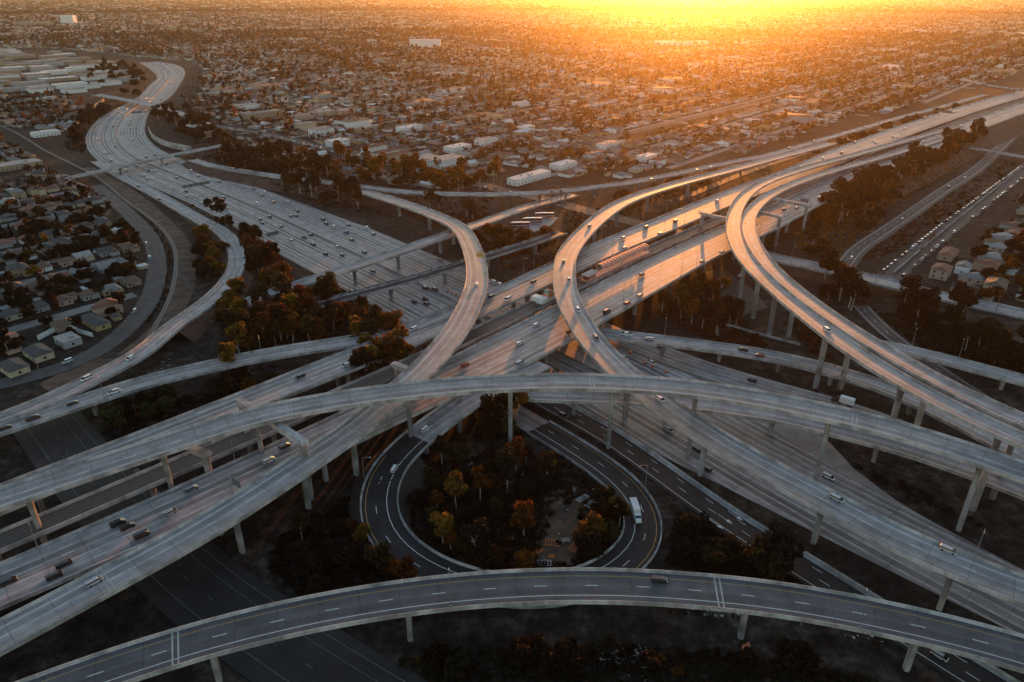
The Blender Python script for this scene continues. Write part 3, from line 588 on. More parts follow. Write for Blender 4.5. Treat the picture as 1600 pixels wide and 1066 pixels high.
AU = Road('AU', [(x, y, .24) for x, y in [(786, 297), (850, 311), (920, 330), (1012, 352), (1080, 369), (1150, 386)]], 16)
ground_road(AU, 'avenue', 'street_asphalt', [('yellow', 0), ('dash', -3.8), ('dash', 3.8), ('white', 7)])
SV = Road('SV', [(x, y, .22) for x, y in [(1060, 312), (1110, 292), (1170, 268), (1240, 245), (1330, 217), (1400, 196)]], 8)
ground_road(SV, 'service_road', 'street_asphalt', [])
ST1 = Road('ST1', [(x, y, .25) for x, y in [(612, 221), (700, 204), (800, 183), (900, 164)]], 12)
ground_road(ST1, 'cross_street', 'street_asphalt', [], lane0=0)
ST2 = Road('ST2', [(x, y, .25) for x, y in [(700, 277), (760, 262), (850, 240), (960, 213), (1100, 180), (1250, 146)]], 13)
ground_road(ST2, 'cross_street', 'street_asphalt', [], lane0=0)
LL = Road('LL', [(x, y, .2) for x, y in [(60, 640), (120, 720), (230, 840), (330, 930), (430, 1000), (600, 1110), (760, 1210)]], 26)
ll = ground_road(LL, 'street_below', 'dark_asphalt', [], lane0=0)
for u_, w_ in ((-9.5, .16), (-5.5, .12), (7.5, .16)): mk = MB(); LL.line(mk, u_, w_); mk.build('edge_line', 'worn_paint', ll)
mk = MB(); LL.line(mk, 1, .14, (3.66, 14.63)); mk.build('lane_marking', 'worn_paint', ll)
LS = Road('LS', [(x, y, .12) for x, y in [(205, 735), (310, 850), (400, 925), (490, 985), (640, 1075), (780, 1150)]], 5)
ground_road(LS, 'pavement_strip', 'worn_deck', [])
PK = [(1092, 428), (1128, 418), (1175, 452), (1200, 480), (1165, 492), (1110, 452)]
g = MB(); g.add([P(x, y, .15) for x, y in PK], [tuple(range(len(PK)))]); structure(g.build('parking_lot', 'street_asphalt'))
BY = [(778, 354), (800, 345), (850, 336), (872, 340), (862, 352), (825, 366), (790, 370), (775, 364)]
g = MB(); g.add([P(x, y, .15) for x, y in BY], [tuple(range(len(BY)))]); structure(g.build('bus_yard', 'freeway_pavement'))
for o in list(bpy.data.objects):
    if o.name.startswith(('parking_lot', 'bus_yard', 'paved_gore')):
        me = o.data
        if me.polygons[0].normal.z < 0: me.flip_normals()
for nm_, pts in (('clearing', [(848, 778), (872, 764), (893, 772), (921, 776), (934, 796), (918, 815), (926, 838), (905, 884), (870, 880), (838, 887), (826, 866), (838, 846), (834, 826), (852, 808)]), ('clearing', [(690, 705), (740, 690), (800, 720), (830, 760), (790, 770), (740, 745), (700, 735)]), ('dirt_yard', [(140, 560), (200, 560), (235, 530), (225, 548), (150, 590), (80, 615), (60, 600)])):
    g = MB(); g.add([P(x, y, .05) for x, y in pts], [tuple(range(len(pts)))]); o = structure(g.build(nm_, 'dirt')); me = o.data
    if me.polygons[0].normal.z < 0: me.flip_normals()
def haze():
    m = bpy.data.materials.new('haze_air'); m.use_nodes = True; nt = m.node_tree; nt.nodes.clear()
    out = nt.nodes.new('ShaderNodeOutputMaterial'); v = nt.nodes.new('ShaderNodeVolumePrincipled')
    v.inputs['Color'].default_value = (0.95, 0.84, 0.70, 1); v.inputs['Density'].default_value = HAZE_DENSITY; v.inputs['Anisotropy'].default_value = HAZE_G
    nt.links.new(v.outputs[0], out.inputs['Volume']); MATS['haze_air'] = m
    g = MB(); g.box(-33000, 33000, -600, 43000, -3, CAM_H + 12); stuff(g.build('haze', 'haze_air'))
# ------------------------------------------------------------------ trees
def leaf_quads(r, centers, radii, n_each, size, flat=0.75):
    V = []
    for c, rad in zip(centers, radii):
        d = r.normal(size=(n_each, 3)); d /= np.linalg.norm(d, axis=1)[:, None]
        p = c + d * (rad * r.uniform(0.55, 1.05, (n_each, 1))) * (1, 1, flat)
        a = r.normal(size=(n_each, 3)) + d * 0.5; a /= np.linalg.norm(a, axis=1)[:, None]
        b = np.cross(a, r.normal(size=(n_each, 3))); b /= np.linalg.norm(b, axis=1)[:, None]
        s = r.uniform(.6, 1.35, (n_each, 1)) * size
        V.append(np.stack([p - a * s - b * s * .6, p + a * s * .9 - b * s * .7, p + a * s + b * s * .6, p - a * s * .8 + b * s * .7], 1))
    V = np.concatenate(V).reshape(-1, 3); return V, np.arange(len(V)).reshape(-1, 4)
def tree_proto(kind, seed):
    r = np.random.default_rng(seed); rr = random.Random(seed); tm = MB()
    if kind == 'tall':
        h = 15; n = 13; cs = []; rs = []
        for k in range(n):
            z = h * rr.uniform(.48, .97); a = rr.uniform(0, 6.28); q = rr.uniform(.4, 4.2) * (1.15 - z / h * .55); cs.append((q * math.cos(a), q * math.sin(a), z)); rs.append(rr.uniform(1.3, 2.5))
        ne, sz, lean = 120, .40, rr.uniform(-.6, .6); forks = cs[:8]; tz = h * .45; tr0 = .34
    elif kind == 'broad':
        h = 9; n = 15; cs = []; rs = []
        for k in range(n):
            a = rr.uniform(0, 6.28); q = 4.2 * math.sqrt(rr.random()); z = 3.2 + rr.uniform(0, 1) * (5.4 - q * .7); cs.append((q * math.cos(a), q * math.sin(a), z)); rs.append(rr.uniform(1.5, 2.5))
        ne, sz, lean = 120, .42, 0.1; forks = cs[:6]; tz = 2.6; tr0 = .36
    elif kind == 'shrub':
        n = 7; cs = []; rs = []
        for k in range(n):
            a = rr.uniform(0, 6.28); q = 1.5 * math.sqrt(rr.random()); cs.append((q * math.cos(a), q * math.sin(a), rr.uniform(.5, 1.5))); rs.append(rr.uniform(.6, 1.1))
        ne, sz, lean = 60, .28, 0; forks = cs[:4]; tz = .5; tr0 = .1
    elif kind == 'cypress':
        h = 14; n = 12; cs = []; rs = []
        for k in range(n):
            f = k / (n - 1); z = 1.5 + f * (h - 2); q = rr.uniform(0, .5); a = rr.uniform(0, 6.28); cs.append((q * math.cos(a), q * math.sin(a), z)); rs.append((1.7 * (1 - f) + .5) * rr.uniform(.85, 1.15))
        ne, sz, lean = 80, .34, 0; forks = cs[:3]; tz = 2; tr0 = .3
    top = (lean, lean * .5, tz); tm.tube((0, 0, -.6), (lean * .4, lean * .2, tz * .5), tr0, tr0 * .75, 6, 0, False); tm.tube((lean * .4, lean * .2, tz * .5), top, tr0 * .75, tr0 * .55, 6, 0, False)
    for c in forks: tm.tube(top, (c[0] * .85, c[1] * .85, c[2] - .2), tr0 * .42, tr0 * .1, 5, 0, False)
    V, F = leaf_quads(r, np.array(cs), rs, ne, sz); return V, F, tm
CROWN = {}; TRUNK = {}
for kind, nvar in (('tall', 6), ('broad', 5), ('shrub', 4), ('cypress', 2)):
    for k in range(nvar):
        V, F, tm = tree_proto(kind, 100 * len(kind) + k)
        for lm in ('leaf_rust', 'leaf_dark', 'leaf_olive', 'leaf_gold', 'leaf_green'): CROWN[kind, k, lm] = arr_mesh('crown', V, F, lm)
        TRUNK[kind, k] = tm.mesh('trunk', 'pale_trunk' if kind == 'tall' else 'trunk')
NV = {'tall': 6, 'broad': 5, 'shrub': 4, 'cypress': 2}
LOOK = {'leaf_rust': 'rust-brown', 'leaf_dark': 'very dark', 'leaf_olive': 'olive-brown', 'leaf_gold': 'golden-orange', 'leaf_green': 'dull green'}
SHAPE = {'tall': ('eucalyptus_tree', 'tall eucalyptus', 'tree'), 'broad': ('broad_tree', 'round-crowned tree', 'tree'), 'shrub': ('shrub', 'low shrub', 'shrub'), 'cypress': ('cypress_tree', 'narrow pointed tree', 'tree')}
def plant(kind, lm, p, scale, where, group, name=None):
    k = random.randrange(NV[kind]); nme, ph, cat = SHAPE[kind]
    o = bpy.data.objects.new(name or nme, None); COL.objects.link(o); o.location = p; o.rotation_euler = (0, 0, random.uniform(0, 6.28)); o.scale = (scale * random.uniform(.88, 1.15),) * 2 + (scale * random.uniform(.9, 1.12),)
    link('crown', CROWN[kind, k, lm], o); link('trunk', TRUNK[kind, k], o)
    later(o, LOOK[lm] + ' ' + ph, where, cat, group, math.dist(p, (0, 0, CAM_H))); return o
ALLC = np.concatenate([np.c_[R.c, R.w] for R in ROADS.values()])
def near_road(p, margin):
    d = np.hypot(ALLC[:, 0] - p[0], ALLC[:, 1] - p[1]) - ALLC[:, 3]
    return (d < margin).any()
def bank_z(p):
    """ground height on the banks beside raised roads"""
    z = 0.0
    for R, i0, i1, ratio in ((FR, 0, FR.index(790, 304), 3.2), (BR, iBR, len(BR.c), 2.0), (BL, iBL, len(BL.c), 1.8)):
        c = R.c[i0:i1]; d = np.hypot(c[:, 0] - p[0], c[:, 1] - p[1]); k = int(np.argmin(d)); h = c[k][2]; o = d[k] - R.w[i0 + k]
        if o < ratio * h and d[k] < 80: z = max(z, (h - .5) * (1 - max(o, 0) / (ratio * h)) - .3)
    return z
def grove(poly, n, where, mix_, scale=(0.75, 1.2), group=None, margin=1.5, z=None, boost=None, avoid=None):
    x0, x1 = min(p[0] for p in poly), max(p[0] for p in poly); y0, y1 = min(p[1] for p in poly), max(p[1] for p in poly); k = 0; tries = 0; done = []
    n = int(n * (boost or 1.25))
    while k < n and tries < n * 60:
        tries += 1; q = (random.uniform(x0, x1), random.uniform(y0, y1))
        if not inpoly([q], poly)[0] or (avoid and inpoly([q], avoid)[0]): continue
        p = P(*q)
        if near_road(p, margin) or any(math.hypot(p[0] - a[0], p[1] - a[1]) < 3.2 for a in done): continue
        done.append(p); kind, lm = random.choices([m[:2] for m in mix_], [m[2] for m in mix_])[0]
        plant(kind, lm, (p[0], p[1], bank_z(p) if z is None else z), random.uniform(*scale) * 1.18, where, group); k += 1
D = 'leaf_dark'; O = 'leaf_olive'; R_ = 'leaf_rust'; G = 'leaf_gold'
grove([(335, 222), (420, 240), (520, 272), (575, 300), (575, 330), (520, 322), (440, 295), (350, 262)], 34, 'on the bank below the connector road', [('tall', D, 3), ('tall', O, 2), ('broad', D, 2), ('broad', O, 1)], (.85, 1.25), 'trees on the freeway bank', .5, boost=2.0)
grove([(575, 300), (650, 312), (700, 318), (760, 315), (740, 345), (660, 340), (600, 318)], 8, 'inside the tight curve', [('tall', O, 1), ('shrub', R_, 2)], (.7, 1.1), 'trees on the brown slope')
grove([(520, 250), (600, 258), (690, 268), (775, 268), (778, 300), (700, 300), (640, 292), (560, 282)], 26, 'between the connector road and the avenue', [('tall', R_, 3), ('broad', O, 2), ('broad', R_, 2), ('tall', G, 1)], (.9, 1.3), 'trees along the avenue', boost=1.7)
grove([(345, 470), (420, 448), (470, 452), (560, 480), (600, 505), (560, 522), (470, 540), (370, 562), (345, 510)], 46, 'in the grove left of the viaduct', [('tall', R_, 2.2), ('broad', R_, 1.6), ('broad', O, 3), ('tall', O, 2), ('tall', D, 3), ('broad', D, 1), ('tall', G, 1.8)], (.65, 1.1), 'trees in the grove by the viaduct', 1.0, boost=1.5)
grove([(235, 285), (300, 305), (380, 350), (430, 405), (440, 438), (395, 440), (385, 385), (330, 340)], 30, 'between curved ramp and freeway', [('tall', D, 2), ('broad', R_, 3), ('broad', O, 2), ('shrub', O, 2)], (.65, 1.1), 'trees between ramp and freeway')
grove([(312, 358), (340, 378), (350, 405), (338, 432), (318, 440), (308, 405)], 11, 'inside the bend of the curved ramp', [('broad', R_, 3), ('broad', D, 2)], (.7, 1.1), 'trees inside the ramp bend')
grove([(555, 545), (600, 530), (650, 545), (645, 572), (600, 592), (575, 580)], 9, 'by the beam under the tight curve', [('tall', R_, 2), ('tall', O, 2)], (.95, 1.2), 'tall trees beside the viaduct', .4, 0)
grove([(690, 690), (760, 650), (815, 660), (840, 710), (900, 760), (975, 800), (960, 850), (900, 885), (760, 890), (680, 850), (655, 790)], 62, 'inside the loop ramp', [('tall', D, 2.5), ('broad', D, 3.5), ('broad', O, 3), ('tall', G, 1.4), ('broad', G, 1), ('shrub', O, 2), ('broad', 'leaf_green', 1)], (.42, .85), 'trees inside the loop ramp', 1.0, boost=1.15, avoid=[(838, 770), (880, 758), (940, 790), (942, 830), (905, 885), (838, 886), (825, 850)])
grove([(1285, 310), (1330, 285), (1390, 262), (1450, 235), (1530, 200), (1560, 195), (1520, 235), (1440, 280), (1370, 325), (1310, 350), (1250, 360)], 46, 'on the wooded slope', [('tall', D, 3), ('broad', D, 2), ('broad', R_, 1), ('shrub', O, 2)], (.9, 1.35), 'trees on the wooded slope', .5, boost=2.3)
grove([(1262, 385), (1300, 425), (1330, 440), (1350, 480), (1325, 500), (1290, 470), (1262, 430)], 13, 'beside the walled street bridge', [('tall', D, 2), ('broad', D, 2), ('tall', R_, 1)], (.9, 1.3), 'trees beside the walled bridge')
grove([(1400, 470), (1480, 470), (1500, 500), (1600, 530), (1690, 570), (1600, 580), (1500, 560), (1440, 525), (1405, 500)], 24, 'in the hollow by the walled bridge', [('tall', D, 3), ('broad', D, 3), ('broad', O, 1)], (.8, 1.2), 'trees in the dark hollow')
grove([(1080, 440), (1120, 455), (1180, 500), (1195, 535), (1120, 530), (1060, 505), (1010, 505), (1040, 470)], 18, 'below the viaduct and twin flyover', [('tall', D, 2), ('tall', R_, 2), ('broad', O, 1)], (.6, .95), 'trees under the viaduct')
grove([(470, 770), (560, 720), (560, 800), (600, 870), (660, 905), (560, 930), (480, 930), (440, 850)], 20, 'left of the loop ramp', [('broad', D, 5), ('tall', O, 1), ('broad', G, .5), ('shrub', D, 2)], (.4, .75), 'trees left of the loop ramp')
grove([(1050, 800), (1100, 830), (1180, 880), (1260, 925), (1150, 900), (1060, 870)], 12, 'between loop and exit road', [('broad', D, 2), ('shrub', D, 3), ('broad', O, 1)], (.55, .85), 'shrubs by the exit road')
grove([(1150, 765), (1230, 800), (1330, 870), (1420, 920), (1380, 925), (1280, 880), (1180, 810)], 10, 'between exit road and freeway', [('shrub', D, 3), ('broad', D, 1)], (.6, 1.0), 'shrubs on the freeway verge')
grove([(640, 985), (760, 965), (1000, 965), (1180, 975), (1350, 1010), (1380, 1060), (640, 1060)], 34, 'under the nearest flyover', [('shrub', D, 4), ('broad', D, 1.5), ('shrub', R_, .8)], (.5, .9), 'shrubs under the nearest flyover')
grove([(180, 640), (340, 595), (420, 575), (450, 590), (380, 605), (250, 650), (160, 690)], 14, 'between the two left ramps', [('shrub', D, 3), ('shrub', G, 1), ('broad', D, 1), ('broad', 'leaf_green', .6)], (.6, 1.0), 'shrubs between the left ramps')
grove([(955, 300), (1040, 285), (1150, 262), (1180, 262), (1100, 292), (1000, 318), (950, 330)], 22, 'below the middle flyover', [('shrub', R_, 2), ('broad', O, 1), ('broad', R_, 2)], (.6, 1.0), 'trees below the middle flyover')
grove([(745, 355), (800, 372), (880, 372), (870, 385), (830, 400), (770, 385)], 10, 'by the bus yard', [('broad', R_, 2), ('broad', O, 2)], (.8, 1.15), 'trees by the bus yard')
grove([(1340, 340), (1480, 240), (1515, 235), (1420, 300), (1345, 375)], 18, 'above the sunken road', [('shrub', D, 2), ('shrub', R_, 2), ('broad', D, 1)], (.8, 1.3), 'scrub above the sunken road')
grove([(1400, 400), (1480, 335), (1590, 250), (1600, 255), (1490, 345), (1415, 405)], 8, 'beside the parked cars', [('shrub', D, 2), ('shrub', O, 1)], (.8, 1.3), 'scrub beside the parked cars')
grove([(150, 245), (185, 205), (225, 165), (130, 175), (110, 220)], 16, 'outside the freeway S-bend', [('broad', D, 3), ('tall', D, 1)], (.9, 1.3), 'trees outside the S-bend')
grove([(240, 175), (290, 170), (340, 210), (310, 222), (250, 210)], 18, 'inside the freeway S-bend', [('broad', D, 3), ('tall', D, 2)], (.9, 1.3), 'trees inside the S-bend')
for (x, y, kind, lm, s_, w_) in ((580, 604, 'tall', R_, 1.55, 'rising beside the viaduct'), (596, 598, 'tall', O, 1.5, 'rising beside the viaduct'), (612, 592, 'tall', R_, 1.5, 'rising beside the viaduct'), (629, 586, 'tall', R_, 1.45, 'rising beside the viaduct'), (573, 610, 'tall', D, 1.3, 'rising beside the viaduct'), (1205, 885, 'broad', D, 1.5, 'at the kink of the exit road'), (1190, 892, 'broad', G, 1.0, 'at the kink of the exit road'), (590, 888, 'broad', O, 1.1, 'against the outside of the loop'), (570, 845, 'broad', G, .75, 'against the outside of the loop'), (628, 905, 'broad', G, .9, 'against the outside of the loop'), (922, 846, 'broad', R_, 1.1, 'in the loop beside the lumber'), (918, 866, 'broad', D, 1.0, 'in the loop beside the lumber'), (808, 655, 'tall', G, 1.1, 'under the topmost flyover'), (790, 665, 'tall', O, 1.1, 'under the topmost flyover'), (770, 672, 'tall', D, 1.1, 'under the topmost flyover'), (390, 612, 'broad', G, .8, 'between the two left ramps'), (426, 601, 'broad', 'leaf_green', .8, 'between the two left ramps'), (365, 590, 'tall', R_, 1.25, 'by the left ramp'), (378, 598, 'broad', D, 1.0, 'by the left ramp')):
    p = P(x, y); plant(kind, lm, (p[0], p[1], 0), s_, w_, 'trees among the ramps')
grove([(150, 100), (235, 100), (225, 150), (205, 158), (180, 140), (120, 140)], 26, 'near the depots and S-bend', [('broad', D, 3), ('tall', D, 1), ('broad', O, 1)], (.9, 1.4), 'trees by the depots')
grove([(295, 175), (345, 195), (350, 225), (320, 230), (300, 200)], 10, 'beside the white offices', [('broad', D, 3), ('broad', O, 1)], (.8, 1.2), 'trees beside the offices')
grove([(1200, 262), (1330, 222), (1480, 175), (1500, 180), (1380, 215), (1240, 262)], 22, 'between connector road and viaduct', [('shrub', R_, 3), ('broad', O, 1), ('broad', D, 1)], (.8, 1.2), 'trees beside the connector road', .3)
grove([(838, 770), (880, 758), (940, 790), (942, 830), (905, 885), (838, 886), (825, 850)], 14, 'at the lumber clearing', [('shrub', D, 2), ('shrub', O, 2), ('shrub', R_, 1)], (.5, .9), 'shrubs at the clearing')
# palms
def palm_mesh(seed):
    r = random.Random(seed); mb = MB()
    for k in range(22):
        a = k * 2.399 + r.uniform(-.2, .2); up = r.uniform(-.5, .9); L = r.uniform(1.6, 2.3); pr = None
        for q in range(5):
            f = q / 4; x = L * f * math.cos(up * .6); z = 9.6 + L * f * math.sin(up) - 1.1 * f * f; w = .34 * (1 - f * .75)
            row = [(x * math.cos(a) - w * math.sin(a), x * math.sin(a) + w * math.cos(a), z), (x * math.cos(a) + w * math.sin(a), x * math.sin(a) - w * math.cos(a), z)]
            if pr: mb.add(pr + row, [(0, 1, 3, 2)])
            pr = row
    return mb.mesh('crown', 'leaf_gold' if seed % 2 else 'leaf_olive')
PALM = [palm_mesh(k) for k in range(4)]; tm = MB(); tm.tube((0, 0, -.5), (.1, 0, 4.8), .24, .19, 7, 0, False); tm.tube((.1, 0, 4.8), (.15, 0, 9.7), .19, .15, 7); PTR = tm.mesh('trunk', 'trunk')
for (x, y, w) in [(843, 328, 'bus yard'), (862, 318, 'bus yard'), (871, 313, 'bus yard'), (876, 320, 'bus yard'), (907, 336, 'bus yard'), (1003, 345, 'middle flyover'), (1090, 356, 'middle flyover'), (940, 345, 'middle flyover'), (1435, 410, 'row of parked cars'), (1447, 398, 'row of parked cars'), (1452, 392, 'row of parked cars'), (1240, 392, 'walled street bridge'), (1500, 482, 'walled street bridge'), (1556, 487, 'walled street bridge'), (640, 268, 'avenue'), (692, 280, 'avenue'), (505, 225, 'avenue'), (560, 238, 'avenue'), (610, 250, 'avenue'), (745, 284, 'avenue'), (186, 412, 'frontage street'), (205, 390, 'frontage street'), (72, 452, 'frontage street'), (185, 405, 'frontage street')]:
    p = P(x, y); o = bpy.data.objects.new('palm_tree', None); COL.objects.link(o); o.location = p; o.rotation_euler = (0, 0, random.uniform(0, 6)); s_ = random.uniform(1.0, 1.45); o.scale = (s_, s_, s_)
    link('crown', random.choice(PALM), o); link('trunk', PTR, o); later(o, 'slim palm with a tufted crown', 'by the ' + w, 'palm', 'palm trees', math.dist(p, (0, 0, 170)))
# undergrowth nobody could count
CLEAR = [(858, 790), (885, 776), (918, 790), (908, 812), (915, 835), (895, 880), (845, 882), (838, 862), (850, 835)]
def undergrowth(poly, n, lm, size, name='undergrowth'):
    x0, x1 = min(p[0] for p in poly), max(p[0] for p in poly); y0, y1 = min(p[1] for p in poly), max(p[1] for p in poly)
    q = np.c_[rng.uniform(x0, x1, n * 3), rng.uniform(y0, y1, n * 3)]; q = q[inpoly(q, poly) & ~inpoly(q, CLEAR)][:n]; cs = []
    pts = np.array([P(*a) for a in q])
    if not len(pts): return
    ok = []
    for i in range(0, len(pts), 500):
        b_ = pts[i:i + 500]; d = np.hypot(ALLC[None, :, 0] - b_[:, None, 0], ALLC[None, :, 1] - b_[:, None, 1]) - ALLC[None, :, 3]; ok += list(d.min(1) > .6)
    pts = pts[np.array(ok)]
    if not len(pts): return
    pts[:, 2] = [bank_z(p) + .25 for p in pts]
    V, F = leaf_quads(rng, pts, rng.uniform(.5, 1.7, len(pts)), 22, size * 1.35, .5); stuff(link(name, arr_mesh(name, V, F, lm)))
undergrowth([(640, 700), (800, 650), (960, 760), (1000, 830), (930, 890), (700, 900), (610, 820)], 2200, 'leaf_dark', .22)
undergrowth([(1280, 300), (1560, 190), (1500, 260), (1340, 360), (1320, 410), (1240, 390)], 1800, 'leaf_rust', .3)
undergrowth([(430, 780), (560, 720), (640, 900), (500, 950), (420, 900)], 1400, 'leaf_dark', .22)
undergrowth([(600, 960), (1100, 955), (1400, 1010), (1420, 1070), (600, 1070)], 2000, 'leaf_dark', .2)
undergrowth([(1000, 480), (1100, 440), (1200, 500), (1300, 500), (1300, 560), (1100, 530)], 1200, 'leaf_rust', .25)
undergrowth([(340, 450), (600, 480), (560, 530), (350, 570)], 1000, 'leaf_olive', .25)
undergrowth([(540, 290), (780, 312), (740, 360), (640, 350)], 1100, 'leaf_rust', .3)
undergrowth([(1060, 800), (1300, 930), (1180, 930), (1040, 880)], 900, 'leaf_dark', .2)
undergrowth([(1350, 480), (1700, 560), (1700, 640), (1450, 550)], 1500, 'leaf_dark', .28)
undergrowth([(170, 650), (420, 570), (470, 590), (230, 690), (140, 740)], 1100, 'leaf_dark', .22)
undergrowth([(330, 215), (560, 285), (640, 345), (500, 320), (340, 262)], 1200, 'leaf_dark', .3)
undergrowth([(1000, 300), (1200, 250), (1540, 145), (1560, 165), (1300, 235), (1100, 320), (960, 360)], 2200, 'leaf_rust', .35)
undergrowth([(880, 330), (1000, 320), (960, 380), (880, 380)], 400, 'leaf_olive', .3)
undergrowth([(130, 170), (220, 160), (160, 200), (130, 240), (100, 230)], 700, 'leaf_dark', .5)
undergrowth([(300, 100), (420, 230), (330, 255), (270, 180)], 800, 'leaf_dark', .5)
undergrowth([(760, 345), (900, 375), (850, 430), (700, 400)], 700, 'leaf_rust', .28)
undergrowth([(205, 318), (250, 350), (268, 400), (262, 460), (225, 515), (245, 450), (248, 390)], 500, 'leaf_olive', .2)
undergrowth([(255, 335), (300, 380), (312, 430), (275, 510), (225, 560), (290, 430), (270, 360)], 700, 'leaf_dark', .25)
undergrowth([(60, 640), (330, 840), (420, 920), (560, 1066), (420, 1066), (200, 880)], 900, 'leaf_dark', .2)
undergrowth([(1300, 700), (1520, 700), (1600, 860), (1500, 830), (1350, 740)], 700, 'leaf_dark', .2)
undergrowth([(1390, 400), (1595, 245), (1540, 260), (1340, 405)], 900, 'leaf_rust', .3)

# ------------------------------------------------------------------ vehicles
def car_protos():
    out = {}
    specs = {'sedan': (4.6, 1.8, [(-2.3, .55), (-2.25, .95), (-1.5, 1.0), (-.95, 1.42), (.35, 1.45), (1.05, .98), (2.1, .82), (2.3, .55)]),
             'suv': (4.8, 1.9, [(-2.4, .6), (-2.38, 1.1), (-2.2, 1.68), (-1.6, 1.76), (.45, 1.74), (1.1, 1.12), (2.25, .98), (2.4, .6)]),
             'pickup': (5.6, 1.95, [(-2.8, .65), (-2.8, 1.08), (-.95, 1.1), (-.7, 1.78), (.55, 1.78), (1.25, 1.18), (2.65, 1.05), (2.8, .65)]),
             'van': (5.4, 2.0, [(-2.7, .6), (-2.7, 1.3), (-2.6, 2.15), (-1.8, 2.25), (1.2, 2.2), (1.95, 1.3), (2.6, 1.05), (2.7, .6)])}
    for k, (L, W_, pr) in specs.items():
        belt = {'sedan': .93, 'suv': 1.08, 'pickup': 1.1, 'van': 1.35}[k]
        body = MB(); rings = []
        for (x, z) in pr:
            zb = .28; w = W_ / 2; e = .93 if abs(x) > L * .42 else 1.0; zt = min(z, belt)
            rings.append([(x, -w * e, zb), (x, -w * e, zt * .72), (x, -w * .93 * e, zt), (x, w * .93 * e, zt), (x, w * e, zt * .72), (x, w * e, zb)])
        body.loft(rings)
        cab = [(x, z) for x, z in pr if z > belt]; xs = sorted(x for x, z in cab); gl = MB(); w = W_ / 2 * .92
        xa, xb = [p for p in pr if p[0] < xs[0]][-1][0], [p for p in pr if p[0] > xs[-1]][0][0]; top = max(z for x, z in cab) - .06
        x0, x1 = xs[0], xs[-1]
        gl.loft([[(xa, -w, belt - .02), (xa, w, belt - .02), (xb, w, belt - .02), (xb, -w, belt - .02)], [(x0, -w * .8, top), (x0, w * .8, top), (x1, w * .8, top), (x1, -w * .8, top)]])
        rf = MB(); rf.loft([[(x0 - .02, -w * .81, top - .01), (x0 - .02, w * .81, top - .01), (x1 + .02, w * .81, top - .01), (x1 + .02, -w * .81, top - .01)], [(x0 + .12, -w * .74, top + .07), (x0 + .12, w * .74, top + .07), (x1 - .15, w * .74, top + .07), (x1 - .15, -w * .74, top + .07)]])
        if k == 'pickup': body.box(-2.6, -1.0, -.8, .8, 1.085, 1.1, 1)
        meshes = {'body': body.mesh('body', ['paint_white', 'tyre']), 'roof': rf.mesh('roof', 'paint_white'), 'windows': gl.mesh('windows', 'glass')}
        parts = []
        for sx in (-1, 1):
            for sy in (-1, 1):
                m_ = MB(); m_.tube((sx * L * .31, sy * (W_ / 2 - .24), .33), (sx * L * .31, sy * (W_ / 2 + .02), .33), .33, .33, 10); parts.append(('wheel', m_.mesh('wheel', 'tyre')))
        for sy in (-1, 1):
            m_ = MB(); m_.box(L / 2 - .12, L / 2 + .02, sy * W_ * .36 - .22, sy * W_ * .36 + .22, .58, .74); parts.append(('headlight', m_.mesh('headlight', 'headlamp')))
            m_ = MB(); m_.box(-L / 2 - .03, -L / 2 + .1, sy * W_ * .36 - .2, sy * W_ * .36 + .2, .68, .9); parts.append(('taillight', m_.mesh('taillight', 'taillamp')))
        al = MB()
        for src, mi in ((body, 0), (rf, 0), (gl, 1)): al.add(src.v, src.f, mi)
        for sx in (-1, 1): al.box(sx * L * .31 - .3, sx * L * .31 + .3, -W_ / 2 + .03, W_ / 2 - .03, .02, .6, 2)
        out[k] = (meshes, parts, al.mesh('car', ['paint_white', 'glass', 'tyre']))
    return out
CARS = car_protos()
CARCOUNT = [0]
def repaint(o, col, slot=0):
    o.material_slots[slot].link = 'OBJECT'; o.material_slots[slot].material = MATS['paint_' + col]
WORD = {'sedan': 'sedan', 'suv': 'SUV', 'pickup': 'pickup', 'van': 'van'}
def put_car(kind, col, loc, rz, where, group, slope=0.0):
    meshes, parts, al = CARS[kind]; dist = math.dist(loc, (0, 0, CAM_H)); CARCOUNT[0] += 1; cat = {'sedan': 'car', 'suv': 'car', 'pickup': 'pickup', 'van': 'van'}[kind]
    nme = {'sedan': 'sedan_car', 'suv': 'suv_car', 'pickup': 'pickup_truck', 'van': 'delivery_van'}[kind]
    if dist > 520:
        o = link(nme, al); repaint(o, col)
    else:
        o = bpy.data.objects.new(nme, None); COL.objects.link(o)
        for k, me in meshes.items():
            c = link(k, me, o)
            if k != 'windows': repaint(c, col)
        for k, me in parts: link(k, me, o)
    o.location = loc; o.rotation_euler = (0, -slope, rz); later(o, f'{col} {WORD[kind]}', where, cat, group, dist); return o
WHERE = {'R5': 'on the nearest flyover', 'R1': 'on the tightly curved flyover', 'R2': 'on the middle curving flyover', 'R3a': 'on the tall twin flyover', 'BL': 'on the far carriageway of the viaduct', 'BR': 'on the near carriageway of the viaduct', 'A': 'on the wide ground freeway', 'A2': 'on the lower freeway branch', 'LP': 'on the loop ramp', 'ER': 'on the exit road', 'R6R': 'on the low ramp under the twin flyover', 'R6L': 'on the left ramp by the grove', 'SR': 'on the grey curved ramp', 'WR': 'on the frontage street', 'FR': 'on the long connector road', 'UR': 'on the sunken road', 'VR': 'parked along the residential street', 'AV': 'on the avenue', 'O1': 'on the street bridge', 'O7': 'on the distant bridge', 'LL': 'on the street below', 'AU': 'on the avenue under the flyovers', 'ST2': 'on the cross street', 'ST1': 'on the cross street'}
